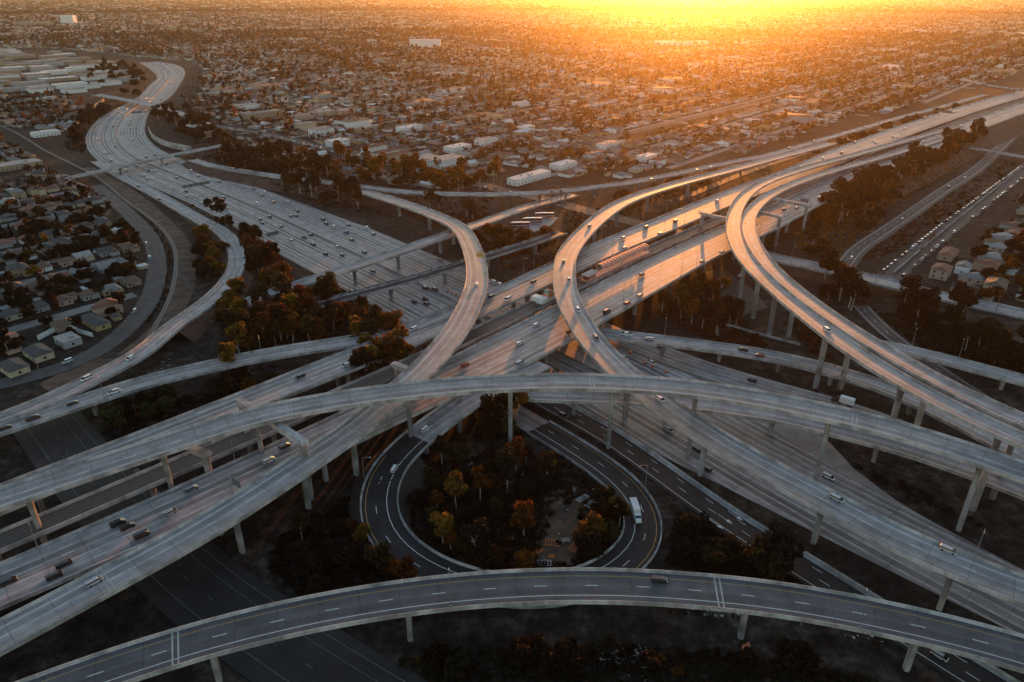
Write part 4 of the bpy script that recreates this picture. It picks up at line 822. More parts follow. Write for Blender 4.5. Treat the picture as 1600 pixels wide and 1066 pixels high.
def car_at(R, d, u, kind, col, sg):
    c, t, n_, w = R.at(d); p = c + n_ * u; c2 = R.at(min(d + 3, R.s[-1]))[0]; c1 = R.at(max(d - 3, 0))[0]; L = np.linalg.norm((c2 - c1)[:2])
    put_car(kind, col, (p[0], p[1], p[2] + .02), math.atan2(t[1] * sg, t[0] * sg), WHERE[R.name], 'vehicles on the roads', sg * math.atan2(c2[2] - c1[2], max(L, .1)))
TAKEN = {}
def traced(name, rows, sg):
    R = ROADS[name]
    for r in rows:
        x, y, col = r[:3]; kind = r[3] if len(r) > 3 else 'sedan'; d, u = R.lat(x, y); u = max(-R.w[0] * 4, min(u, 60)); w = float(R.at(d)[3]); u = max(-w + 1.8, min(w - 1.8, u)); s2 = r[4] if len(r) > 4 else sg
        TAKEN.setdefault(name, []).append((d, u)); car_at(R, d, u, kind, col, s2)
traced('R5', [(1030, 908, 'black')], 1)
traced('R1', [(148, 911, 'silver'), (745, 446, 'white')], -1)
traced('BR', [(353, 796, 'grey'), (266, 803, 'silver'), (300, 766, 'grey'), (185, 820, 'black', 'suv'), (200, 825, 'black'), (222, 838, 'black', 'suv'), (101, 884, 'black'), (86, 902, 'black'), (14, 911, 'black'), (445, 699, 'black'), (421, 721, 'white'), (727, 572, 'red'), (812, 538, 'white'), (812, 568, 'silver'), (1003, 430, 'black'), (1097, 410, 'grey'), (1128, 395, 'silver'), (1000, 463, 'beige'), (980, 475, 'red'), (948, 489, 'black', 'van'), (838, 509, 'white'), (890, 520, 'black'), (1482, 208, 'black'), (1464, 214, 'white'), (1470, 223, 'grey'), (1442, 222, 'silver'), (1454, 226, 'black'), (1384, 247, 'white', 'suv'), (1496, 196, 'white'), (1503, 198, 'black'), (1549, 175, 'white'), (1553, 179, 'silver'), (1568, 171, 'grey'), (1580, 166, 'white'), (1284, 303, 'white'), (1280, 310, 'silver', 'suv'), (1225, 328, 'black'), (1245, 326, 'black'), (1330, 274, 'silver'), (1338, 280, 'black')], 1)
traced('BL', [(542, 572, 'white'), (469, 590, 'black'), (646, 515, 'white'), (793, 470, 'white', 'van'), (767, 465, 'black'), (833, 442, 'black'), (973, 373, 'white'), (1009, 356, 'grey'), (1055, 347, 'black', 'suv'), (1033, 367, 'silver'), (979, 391, 'white', 'suv'), (1120, 315, 'white'), (1335, 224, 'grey', 'van'), (1365, 221, 'white'), (1368, 224, 'white'), (1315, 240, 'black', 'suv'), (1285, 248, 'white'), (1395, 215, 'black'), (1403, 215, 'white'), (1413, 202, 'white'), (1431, 184, 'grey', 'van'), (1445, 182, 'white'), (1462, 176, 'white', 'van'), (1469, 180, 'silver'), (1484, 173, 'white', 'van'), (1490, 176, 'red'), (1496, 175, 'white'), (1514, 164, 'black'), (1530, 158, 'white'), (1538, 156, 'silver'), (1250, 262, 'beige'), (1180, 292, 'silver')], -1)
traced('R2', [(921, 355, 'grey', 'suv'), (881, 410, 'grey'), (889, 439, 'silver', 'suv'), (903, 485, 'white'), (931, 529, 'grey'), (1031, 625, 'white'), (1307, 781, 'silver'), (1482, 859, 'silver')], 1)
traced('R3a', [(1292, 517, 'white')], 1)
traced('R6R', [(979, 524, 'white', 'pickup'), (1014, 531, 'silver'), (1161, 548, 'black', 'suv'), (1187, 557, 'red')], -1)
traced('R6L', [(179, 614, 'white', 'pickup'), (114, 632, 'black'), (52, 655, 'black', 'pickup'), (9, 670, 'black')], -1)
traced('SR', [(204, 561, 'white'), (135, 593, 'white', 'suv'), (249, 312, 'black'), (216, 292, 'black'), (188, 273, 'black')], 1)
traced('WR', [(106, 566, 'white', 'suv'), (230, 404, 'white'), (208, 487, 'silver'), (228, 382, 'white')], 1)
traced('LP', [(666, 671, 'white'), (617, 733, 'white')], -1)
traced('ER', [(880, 650, 'black'), (1467, 1026, 'silver')], 1)
traced('UR', [(1330, 404, 'white'), (1409, 344, 'grey'), (1481, 293, 'black'), (1507, 279, 'silver')], -1)
traced('FR', [(1231, 232, 'black'), (1271, 222, 'grey', 'suv'), (1294, 219, 'white'), (1306, 216, 'white'), (1321, 211, 'white', 'van'), (1335, 207, 'white'), (1354, 202, 'silver', 'van'), (1369, 198, 'white'), (1380, 195, 'silver'), (1391, 191, 'white'), (1022, 283, 'grey'), (1088, 267, 'silver'), (1112, 263, 'white'), (410, 272, 'white')], -1)
traced('A', [(415, 301, 'white'), (410, 306, 'grey'), (451, 317, 'silver'), (428, 317, 'red'), (422, 340, 'black'), (407, 344, 'red'), (440, 355, 'grey'), (456, 377, 'white'), (490, 383, 'black'), (509, 398, 'black'), (535, 400, 'black'), (528, 387, 'silver'), (486, 368, 'black'), (510, 351, 'black', 'suv'), (550, 376, 'black'), (545, 353, 'black'), (581, 356, 'white', 'suv'), (584, 367, 'grey'), (583, 425, 'black'), (689, 409, 'beige', 'suv'), (535, 461, 'black'), (622, 494, 'black'), (648, 474, 'black'), (665, 469, 'black'), (667, 476, 'black'), (665, 452, 'black', 'suv'), (680, 455, 'black', 'van'), (784, 438, 'white'), (784, 445, 'white'), (1044, 673, 'silver'), (975, 560, 'white'), (1090, 705, 'black')], 1)
COLS = ['white'] * 5 + ['silver'] * 4 + ['black'] * 5 + ['grey'] * 4 + ['red', 'blue', 'beige']
def scatter(name, n, d0, d1, lanes, sg=None, kinds=('sedan', 'sedan', 'sedan', 'suv', 'suv', 'van', 'pickup')):
    R = ROADS[name]; tk = TAKEN.setdefault(name, []); k = 0; tr_ = 0
    while k < n and tr_ < n * 30:
        tr_ += 1; d = random.uniform(d0, d1); u = random.choice(lanes); w = float(R.at(d)[3])
        if abs(u) > w - 2 or any(abs(d - a) < 8 and abs(u - b_) < 2.6 for a, b_ in tk): continue
        tk.append((d, u)); car_at(R, d, u, random.choice(kinds), random.choice(COLS), sg or (1 if u < 0 else -1)); k += 1
la = [s_ * (5.8 + 3.66 * k) for s_ in (-1, 1) for k in range(7)]
scatter('A', 60, 0, A.near(240, 232), la); scatter('A', 24, A.near(240, 232), A.near(400, 330), la); scatter('A', 10, A.near(400, 330), A.near(700, 480), la); scatter('A', 7, A.near(900, 600), A.near(1300, 780), la); scatter('A2', 7, 20, A2.s[-1], [-6, -2.5, 1, 4.5], 1)
for sd in (-6.3, 6.3):
    R = VR; d = 6
    while d < R.s[-1] - 5:
        if random.random() < (.8 if sd < 0 else .45): car_at(R, d, sd, random.choice(['sedan', 'sedan', 'suv', 'pickup']), random.choice(COLS), 1 if sd > 0 else -1)
        d += random.uniform(6.5, 9)
for sd in (-7.2, 7.2):
    d = 15
    while d < AV.s[-1] - 15:
        if random.random() < .4: car_at(AV, d, sd, random.choice(['sedan', 'suv', 'van']), random.choice(COLS), 1 if sd > 0 else -1)
        d += random.uniform(7, 12)
scatter('AV', 8, 10, AV.s[-1], [-5.5, -2, 2, 5.5]); scatter('AU', 9, 10, AU.s[-1], [-5.5, -2, 2, 5.5]); scatter('ST2', 14, 5, ST2.s[-1], [-5, 5]); scatter('ST1', 8, 5, ST1.s[-1], [-4.5, 4.5]); scatter('O7', 9, 5, O7.s[-1], [-3, 3]); scatter('WR', 5, 40, WR.s[-1] * .8, [-4.8])
for (x, y, c_) in ((1157, 432, 'white'), (1131, 449, 'white'), (1150, 470, 'silver'), (1120, 438, 'black')):
    p = P(x, y, .17); put_car('sedan', c_, tuple(p), .6, 'in the parking lot under the twin flyover', 'vehicles in the parking lot')
print('cars', CARCOUNT)

# white lorry on the loop, box truck on the freeway branch
def lorry(R, px, py, sg, box_len, label, where_cab='paint_white'):
    d, u = R.lat(px, py); c, t, n_, w = R.at(d); p = c + n_ * u; z = p[2]
    tr_ = thing('box_lorry', label, 'truck', (p[0], p[1], z + .02), math.atan2(t[1] * sg, t[0] * sg), 'vehicles on the roads'); L = box_len
    m_ = MB(); m_.box(-L / 2, L / 2, -1.25, 1.25, 1.15, 3.9); m_.box(-L / 2 + .1, L / 2 - .1, -1.15, 1.15, 3.9, 3.95); m_.build('cargo_box', 'paint_white', tr_)
    x = L / 2 + .35; m_ = MB(); m_.loft([[(x, -1.15, .6), (x, 1.15, .6), (x, 1.15, 2.9), (x, -1.15, 2.9)], [(x + 1.3, -1.15, .6), (x + 1.3, 1.15, .6), (x + 1.3, 1.1, 2.75), (x + 1.3, -1.1, 2.75)], [(x + 1.9, -1.1, .6), (x + 1.9, 1.1, .6), (x + 1.9, 1.05, 1.75), (x + 1.9, -1.05, 1.75)], [(x + 3.1, -1.0, .6), (x + 3.1, 1.0, .6), (x + 3.1, .95, 1.45), (x + 3.1, -.95, 1.45)]]); cab_ = m_.build('cab', where_cab, tr_)
    m_ = MB(); m_.add([(x + 1.36, -1.0, 2.65), (x + 1.36, 1.0, 2.65), (x + 1.94, 1.0, 1.85), (x + 1.94, -1.0, 1.85)], [(3, 2, 1, 0)]); m_.build('windscreen', 'glass', tr_)
    m_ = MB(); m_.box(-L / 2, x + 1.0, -.5, .5, .75, 1.14); m_.build('chassis', 'tyre', tr_)
    for wx in (-L / 2 + 1, -L / 2 + 2.2, L / 2 - .3, x + 2.3):
        for sy in (-1, 1): m_ = MB(); m_.tube((wx, sy * .85, .5), (wx, sy * 1.22, .5), .5, .5, 12); m_.build('wheel', 'tyre', tr_)
    for sy in (-1, 1): m_ = MB(); m_.box(x + 3.05, x + 3.15, sy * .75 - .18, sy * .75 + .18, .9, 1.15); m_.build('headlight', 'headlamp', tr_)
lorry(LP, 991, 800, -1, 6.8, 'white box lorry on the dark asphalt of the loop ramp')
lorry(A2, 1322, 633, -1, 6.2, 'white box truck with grey sides on the lower freeway branch', 'paint_black')

# ------------------------------------------------------------------ street lamps, signs, barrels, lumber
def lamp(p, rz, where, h=10.5, arm=2.6):
    o = thing('street_lamp', 'x', 'street lamp', tuple(p), rz, 'street lamps'); m_ = MB(); m_.tube((0, 0, -.1), (0, 0, h), .13, .08, 7); m_.box(-.25, .25, -.25, .25, -.1, .5); m_.build('pole', 'steel', o)
    m_ = MB(); m_.tube((0, 0, h - .1), (arm * .5, 0, h + .5), .07, .06, 6); m_.tube((arm * .5, 0, h + .5), (arm, 0, h + .55), .06, .05, 6); m_.build('arm', 'steel', o)
    m_ = MB(); m_.loft([[(arm - .1, -.15, h + .5), (arm - .1, .15, h + .5), (arm - .1, .12, h + .68), (arm - .1, -.12, h + .68)], [(arm + .8, -.12, h + .5), (arm + .8, .12, h + .5), (arm + .8, .08, h + .6), (arm + .8, -.08, h + .6)]]); m_.build('lamp_head', 'chrome', o)
    later(o, 'slender street lamp with one arm', where, 'street lamp', 'street lamps', math.dist(p, (0, 0, CAM_H)))
for name, side, spots in (('R5', 1, [(706, 948), (1325, 978)]), ('R2', -1, [(1519, 866), (1100, 660)]), ('LP', 1, [(621, 760), (967, 783), (757, 633)]), ('BR', 1, [(1040, 447), (947, 500), (862, 548)]), ('BR', -1, [(385, 716), (60, 866), (870, 480)]), ('BL', 1, [(1063, 383), (945, 415), (590, 568)]), ('BL', -1, [(852, 416), (1200, 275), (1430, 190)]), ('R6R', -1, [(1038, 520)]), ('A', 1, [(330, 262), (480, 318)]), ('FR', -1, [(640, 296), (700, 300)]), ('R8', -1, [(1500, 566), (1428, 546)]), ('O5', 1, [(1215, 408), (1240, 414)]), ('SR', -1, [(370, 450), (345, 358)]), ('VR', 1, [(1425, 415), (1500, 350)]), ('O2', 1, [(668, 436)])):
    R = ROADS[name]
    for (x, y) in spots:
        d = R.near(x, y); c, t, n_, w = R.at(d); p = c + n_ * side * (w - .3); p[2] += .85 if name[0] in 'RBLSO' else 0
        a = -n_ * side; lamp(p, math.atan2(a[1], a[0]), WHERE.get(name, 'on the dark low overpass' if name == 'R8' else 'on the walled street bridge' if name == 'O5' else 'at the graffiti bridge').replace('parked along', 'along'))
for name, side, d0_, d1_, st_ in (('BL', -1, 330, 900, 85), ('BR', 1, 330, 900, 85), ('A', 1, 420, 900, 75), ('A', -1, 420, 800, 75), ('R6L', -1, 60, 300, 70), ('FR', 1, 40, 420, 70), ('AV', 1, 20, 300, 55), ('UR', 1, 60, 400, 70)):
    R = ROADS[name]
    for d in np.arange(d0_, min(d1_, R.s[-1] - 5), st_):
        c, t, n_, w = R.at(d); p = c + n_ * side * (w - .3); p[2] += .85 if name[0] in 'RBF' else 0; a = -n_ * side; lamp(p, math.atan2(a[1], a[0]), WHERE[name].replace('parked along', 'along'))
def sign_gantry(R, px, py, side, reach, label, col='sign_back', h=7.5, panels=2, base=0.0):
    d = R.near(px, py); c, t, n_, w = R.at(d); p = c + n_ * side * (w - .2); a = -n_ * side; o = thing('sign_gantry', label, 'road sign', (p[0], p[1], c[2] + base), math.atan2(a[1], a[0]), 'overhead road signs')
    m_ = MB(); m_.tube((0, 0, -.2), (0, 0, h), .3, .24, 8); m_.build('post', 'steel', o)
    m_ = MB()
    for z in (h - .9, h): m_.tube((0, 0, z), (reach, 0, z), .12, .1, 6)
    q = 0
    while q < reach - 1.2: m_.tube((q, 0, h - .9), (q + 1.2, 0, h), .06, .06, 4); q += 1.2
    m_.build('truss', 'steel', o)
    for k in range(panels):
        f0 = reach * (.25 + .75 * k / panels) + .3; f1 = reach * (.25 + .75 * (k + 1) / panels) - .2; m_ = MB(); m_.box(f0, f1, -.25, -.12, h - 1.9, h + .9); m_.build('sign_panel', col, o)
sign_gantry(R1, 384, 801, 1, 6.5, 'dark cantilever sign on the lower run of the tight flyover', h=7, base=.9)
sign_gantry(A, 318, 325, 1, 34, 'long overhead sign truss across half the wide freeway', panels=5)
sign_gantry(A, 462, 416, 1, 13, 'short overhead sign at the edge of the freeway near the bridge', panels=1)
sign_gantry(R1, 742, 414, -1, 6, 'yellow warning sign on an arm above the tight curve', 'sign_yellow', 6.0, 1, .9)
sign_gantry(BL, 1470, 172, -1, 24, 'distant overhead sign arching over the far carriageway', panels=2)
sign_gantry(BR, 1245, 345, 1, 9, 'arched sign by the wooded slope, over the near carriageway', panels=1)
sign_gantry(A, 190, 182, -1, 20, 'small dark overhead sign in the S-bend', panels=2)
p = P(275, 243, 5.6); o = thing('bridge_sign', 'small green sign hung on the bridge across the S-bend', 'road sign', tuple(p)); m_ = MB(); d = O3.near(272, 243); c, t, n_, w = O3.at(d); o.location = tuple(c + n_ * (w + .25) + np.array((0, 0, -.6))); o.rotation_euler = (0, 0, math.atan2(t[1], t[0])); m_.box(-3.2, 3.2, -.08, .08, -1.2, 1.4); m_.build('sign_panel', 'sign_green', o); m_ = MB(); m_.box(-2.8, -2.6, .08, .2, -1, 1.2); m_.box(2.6, 2.8, .08, .2, -1, 1.2); m_.build('bracket', 'steel', o)
def barrel(p, where):
    o = thing('traffic_barrel', 'x', 'traffic barrel', tuple(p), 0, 'orange traffic barrels'); m_ = MB()
    m_.tube((0, 0, 0), (0, 0, 1.2), .42, .34, 12); m_.build('drum', 'orange_plastic', o); m_ = MB(); m_.tube((0, 0, .75), (0, 0, .95), .40, .385, 12); m_.build('band', 'white_paint', o); m_ = MB(); m_.tube((0, 0, -.02), (0, 0, .12), .55, .52, 12); m_.build('foot', 'tyre', o)
    o.scale = (1.5, 1.5, 1.4); later(o, 'orange traffic barrel', where, 'traffic barrel', 'orange traffic barrels', math.dist(p, (0, 0, 170)))
for (x, y) in ((1162, 1015), (1168, 1012), (1167, 1019)): barrel(P(x, y), 'at the foot of the column below the nearest flyover')
for (x, y) in ((1008, 568), (1020, 573), (1041, 582), (700, 456), (706, 459), (712, 462), (718, 465), (985, 552)): barrel(P(x, y, .2), 'on the closed corner of the wide freeway')
def boards(px, py, n, L, gap, rz, mat, label, tilt=0.0):
    p = P(px, py); o = thing('timber_stack', label, 'timber', (p[0], p[1], .1), rz, 'timber in the loop clearing')
    m_ = MB(); m_.box(-L * .35 - .1, -L * .35 + .1, -gap * n / 2, gap * n / 2, 0, .25); m_.box(L * .35 - .1, L * .35 + .1, -gap * n / 2, gap * n / 2, 0, .25); m_.build('bearer', mat, o)
    for k in range(n): m_ = MB(); y = (k - (n - 1) / 2) * gap; m_.box(-L / 2, L / 2, y - .11, y + .11, .255, .5 + tilt * k); m_.build('board', mat, o)
boards(862, 849, 5, 3.6, 1.0, 1.5, 'lumber_orange', 'five orange boards lying parallel in the loop clearing')
boards(897, 857, 4, 4.2, .8, .9, 'lumber_orange', 'orange frame of boards beside the rusty tree in the loop')
boards(841, 862, 4, 3.4, .6, .7, 'lumber_orange', 'tangle of orange boards, leftmost in the loop clearing')
boards(851, 881, 5, 3.0, 1.0, 1.55, 'grey_board', 'row of pale upright slats just behind the nearest flyover')
boards(907, 832, 6, 3.4, .6, .4, 'lumber_orange', 'orange boards stacked close under the round tree in the loop')
boards(862, 871, 3, 2.2, .7, -.3, 'lumber_orange', 'small orange pallet in the middle of the loop clearing')
boards(910, 780, 5, 5.5, .5, .7, 'grey_board', 'pale planks on bare ground near the loop lamp')
boards(923, 789, 5, 5.0, .55, .75, 'grey_board', 'wide stack of grey planks, nearest the lorry')
boards(896, 766, 3, 3.2, .6, 1.2, 'grey_board', 'short pale planks at the edge of the scrub in the loop')
boards(748, 728, 8, 8.5, .8, .55, 'grey_board', 'heap of long pale poles between trees in the loop')
boards(884, 845, 3, 3, .7, .2, 'grey_board', 'loose pale boards between the orange stacks')
# litter on the dark ground
V = []; 
for (cx_, cy_, sx, sy, n_) in ((965, 1025, 12, 8, 70), (1000, 1030, 10, 14, 60), (1110, 965, 30, 20, 80), (870, 800, 50, 40, 30), (245, 570, 10, 14, 70), (1330, 985, 40, 15, 40), (420, 480, 60, 30, 60), (200, 640, 60, 25, 40), (520, 830, 60, 40, 50)):
    for _ in range(n_):
        p = P(random.gauss(cx_, sx), random.gauss(cy_, sy), .18)
        if near_road(p, .3): continue
        a = random.uniform(0, 6.28); s_ = random.uniform(.12, .5); s2 = s_ * random.uniform(.3, 1); ca, sa = math.cos(a), math.sin(a)
        V += [(p[0] + ca * x - sa * y, p[1] + sa * x + ca * y, p[2] + random.uniform(0, .15)) for x, y in ((-s_, -s2), (s_, -s2), (s_, s2), (-s_, s2))]
stuff(link('litter', arr_mesh('litter', V, np.arange(len(V)).reshape(-1, 4), 'grey_board')))
# ------------------------------------------------------------------ station on the railway
d0, d1 = T.near(905, 435), T.near(1008, 392)
st = thing('railway_station', 'railway station with a pink barrel canopy on a platform between the carriageways', 'station')
cs, tt, nn, _w = T.at(d0); ce = T.at(d1)[0]
def along(f, u, z):
    c, t, n_, w = T.at(d0 + (d1 - d0) * f); return tuple(c + n_ * u + np.array((0, 0, z)))
m_ = MB()
for k in range(12):
    a, b_ = k / 12, (k + 1) / 12; m_.loft([[along(a, -2.9, 0), along(a, 2.9, 0), along(a, 2.9, 1.25), along(a, -2.9, 1.25)], [along(b_, -2.9, 0), along(b_, 2.9, 0), along(b_, 2.9, 1.25), along(b_, -2.9, 1.25)]])
m_.build('platform', 'canopy_pink', st)
m_ = MB(); K = 10
for k in range(16):
    f0, f1 = .22 + .76 * k / 16, .22 + .76 * (k + 1) / 16
    prof = [(-3.0 * math.cos(math.pi * j / K), 5.0 + 1.9 * math.sin(math.pi * j / K)) for j in range(K + 1)]
    q0 = [along(f0, u, z) for u, z in prof] + [along(f0, u, z - .15) for u, z in prof[::-1]]; q1 = [along(f1, u, z) for u, z in prof] + [along(f1, u, z - .15) for u, z in prof[::-1]]
    m_.loft([q0, q1])
m_.build('canopy_roof', 'canopy_pink', st, True)
for k in range(9):
    f = .24 + .72 * k / 8
    for u in (-2.3, 2.3): m_ = MB(); m_.tube(along(f, u, 1.2), along(f, u, 5.6), .14, .14, 6); m_.build('canopy_post', 'wall_white', st)
for (a, b_) in ((.02, .2), (.24, .38), (.42, .56), (.6, .76), (.8, .97)):
    m_ = MB(); n_p = 7
    for k in range(n_p): f = a + (b_ - a) * k / (n_p - 1); m_.tube(along(f, 2.8, 1.25), along(f, 2.8, 3.3), .07, .07, 4)
    for z in (1.6, 3.3): m_.loft([[along(a, 2.74, z), along(a, 2.86, z), along(a, 2.86, z + .14), along(a, 2.74, z + .14)], [along(b_, 2.74, z), along(b_, 2.86, z), along(b_, 2.86, z + .14), along(b_, 2.74, z + .14)]])
    m_.build('railing', 'wall_white', st)
m_ = MB(); m_.loft([[along(.0, -2.4, 4.3), along(.0, 2.6, 3.8), along(.0, 2.6, 4.0), along(.0, -2.4, 4.5)], [along(.17, -2.4, 4.3), along(.17, 2.6, 3.8), along(.17, 2.6, 4.0), along(.17, -2.4, 4.5)]]); m_.build('shelter_roof', 'wall_grey', st)
m_ = MB(); m_.loft([[along(.03, -1.6, 1.25), along(.03, 1.6, 1.25), along(.03, 1.6, 3.9), along(.03, -1.6, 3.9)], [along(.15, -1.6, 1.25), along(.15, 1.6, 1.25), along(.15, 1.6, 3.9), along(.15, -1.6, 3.9)]]); m_.build('ticket_hall', 'bus_red', st)
c, t, n_, w = T.at(T.near(853, 462)); ev = thing('stair_tower', 'pale stair tower with a teal arched panel, at the near end of the station', 'stair tower', tuple(c), math.atan2(t[1], t[0]))
m_ = MB(); m_.box(-8, 8, -2.2, 2.2, .0, 1.6); m_.box(-9.5, -5.2, -4.4, 4.4, 1.6, 4.2); m_.build('stair_block', 'wall_white', ev)
m_ = MB(); m_.box(-1.4, 1.4, -1.6, 1.6, 1.6, 6.2); m_.box(2.2, 5.5, -1.6, 1.6, 1.6, 4.2); m_.build('lift_shaft', 'canopy_pink', ev)
m_ = MB(); m_.loft([[(-1.55, 1.9 * math.cos(math.pi * j / 8), 4.2 + 2.6 * math.sin(math.pi * j / 8)) for j in range(9)], [(-1.2, 1.9 * math.cos(math.pi * j / 8), 4.2 + 2.6 * math.sin(math.pi * j / 8)) for j in range(9)]]); m_.build('arched_panel', 'teal', ev)
# graffiti along the narrow bridge
gm_, n, l, b = nm('graffiti'); uvn = coord(n, l, (1, 1, 2.2)); vo = n.new('ShaderNodeTexVoronoi'); vo.feature = 'DISTANCE_TO_EDGE'; vo.inputs['Scale'].default_value = .55; l.new(uvn, vo.inputs['Vector'])
nz = noise(n, l, uvn, .16, 2); k_ = mth(n, l, 'LESS_THAN', vo.outputs[0], .14)
cg = ramp(n, l, nz, [(.35, (.5, .5, .5)), (.5, (.62, .6, .6)), (.62, (.30, .25, .36))]); l.new(mix(n, l, k_, cg, (.03, .03, .035)), b.inputs['Base Color'])
m_ = MB(); O2.sweep(m_, [(('L', .55), .9), (('L', .55), 2.0), (('L', .4), 2.0), (('L', .4), .9)], 0, 2, len(O2.c) - 2); m_.build('graffiti_wall', 'graffiti', o2)
# buses
for k, (x, y, lab) in enumerate(((851, 339, 'red and white bus, furthest of three in the bus yard'), (832, 347, 'red and white bus between two others in the bus yard'), (812, 354, 'red and white bus nearest the entrance of the bus yard'))):
    p = P(x, y, .17); o = thing('city_bus', lab, 'bus', tuple(p), .12, 'buses in the yard')
    m_ = MB(); m_.box(-6, 6, -1.28, 1.28, .4, 1.5); m_.build('body', 'bus_red', o); m_ = MB(); m_.box(-5.9, 5.9, -1.24, 1.24, 1.503, 2.6); m_.build('windows', 'glass', o); m_ = MB(); m_.box(-6, 6, -1.28, 1.28, 2.603, 3.1); m_.build('roof', 'bus_red', o); m_ = MB(); m_.box(-4.6, 1.5, -.85, .85, 3.105, 3.4); m_.build('roof_unit', 'paint_white', o); m_ = MB(); m_.box(-6.03, 6.03, -1.31, 1.31, .95, 1.25); m_.build('side_stripe', 'paint_white', o); o.scale = (1.3, 1.15, 1.1)
    for wx in (-4, 3.8):
        for sy in (-1, 1): m_ = MB(); m_.tube((wx, sy * .95, .48), (wx, sy * 1.3, .48), .48, .48, 10); m_.build('wheel', 'tyre', o)

# ------------------------------------------------------------------ walls
def wall(pts, h, mat, label, name='retaining_wall', z0=0.0, th=.5):
    q = spline([P(x, y, z0) for x, y in pts], 4); R = Road.__new__(Road); R.c = smooth(q, 4); R.w = np.full(len(q), th); R.name = name; R.prep(); m_ = MB()
    R.sweep(m_, [(-th / 2, -.3), (-th / 2, h), (th / 2, h), (th / 2, -.3)]); o = m_.build(name, mat); tag(o, label, 'wall'); 
    cp = MB(); R.sweep(cp, [(-th / 2 - .06, h), (-th / 2 - .06, h + .2), (th / 2 + .06, h + .2), (th / 2 + .06, h)]); cp.build('coping', 'pale_concrete', o)
wall([(233, 206), (240, 218), (262, 230), (300, 238)], 6.5, 'pale_concrete', 'pale concrete retaining wall curving along the outside of the S-bend')
wall([(118, 196), (140, 176), (163, 158)], 5, 'wall_tan', 'sunlit orange-tan noise wall beside the S-bend', 'noise_wall')
wall([(1395, 430), (1470, 366), (1560, 293), (1690, 190)], 2.0, 'wall_concrete', 'low wall beside the row of parked cars on the residential street', 'garden_wall', 0, .3)
wall([(1120, 505), (1180, 522), (1250, 540)], 1.2, 'pale_concrete', 'low pale wall round the parking lot under the twin flyover', 'garden_wall', 0, .4)
wall([(60, 532), (105, 510), (115, 518), (146, 527)], 2.6, 'wall_white', 'white yard wall beside the yellow houses', 'garden_wall', 0, .3)

# ------------------------------------------------------------------ the city: streets, houses, trees
GA = math.radians(49.0); E1 = np.array((math.cos(GA), math.sin(GA))); E2 = np.array((math.sin(GA), -math.cos(GA)))
MW = [(-400, 3), (2000, 3), (2000, 60), (1700, 98), (1560, 122), (1480, 150), (1400, 172), (1200, 228), (1000, 274), (870, 288), (700, 268), (560, 245), (430, 240), (345, 200), (310, 165), (320, 112), (300, 95), (240, 92), (100, 76), (-400, 66)]
LN = [(-300, 205), (0, 222), (60, 250), (120, 285), (160, 312), (195, 345), (225, 385), (228, 440), (205, 485), (165, 522), (110, 545), (-300, 640)]
LU = [(-300, 148), (110, 150), (130, 170), (105, 210), (30, 200), (-300, 160)]
RN = [(1425, 425), (1500, 365), (1620, 262), (1760, 160), (1900, 500), (1560, 470), (1470, 448)]
RF = [(1420, 452), (1480, 470), (1500, 478), (1900, 560), (1900, 520), (1600, 468)]
MID = [(880, 318), (930, 300), (1000, 318), (960, 345), (905, 345)]
INDP = [(-200, 78), (60, 78), (170, 98), (225, 112), (215, 135), (120, 148), (-200, 145)]
MID2 = [(395, 222), (470, 238), (560, 260), (640, 280), (700, 293), (640, 294), (540, 278), (470, 262), (410, 252)]
zones = [('main', MW), ('mid', MID2), ('left', LN), ('leftup', LU), ('right', RN)]
ZW = {'mid': 'between the avenue and the connector road', 'main': 'in the suburb beyond the avenue', 'left': 'in the suburb left of the frontage street', 'leftup': 'in the suburb by the S-bend', 'right': 'in the suburb right of the parked cars'}
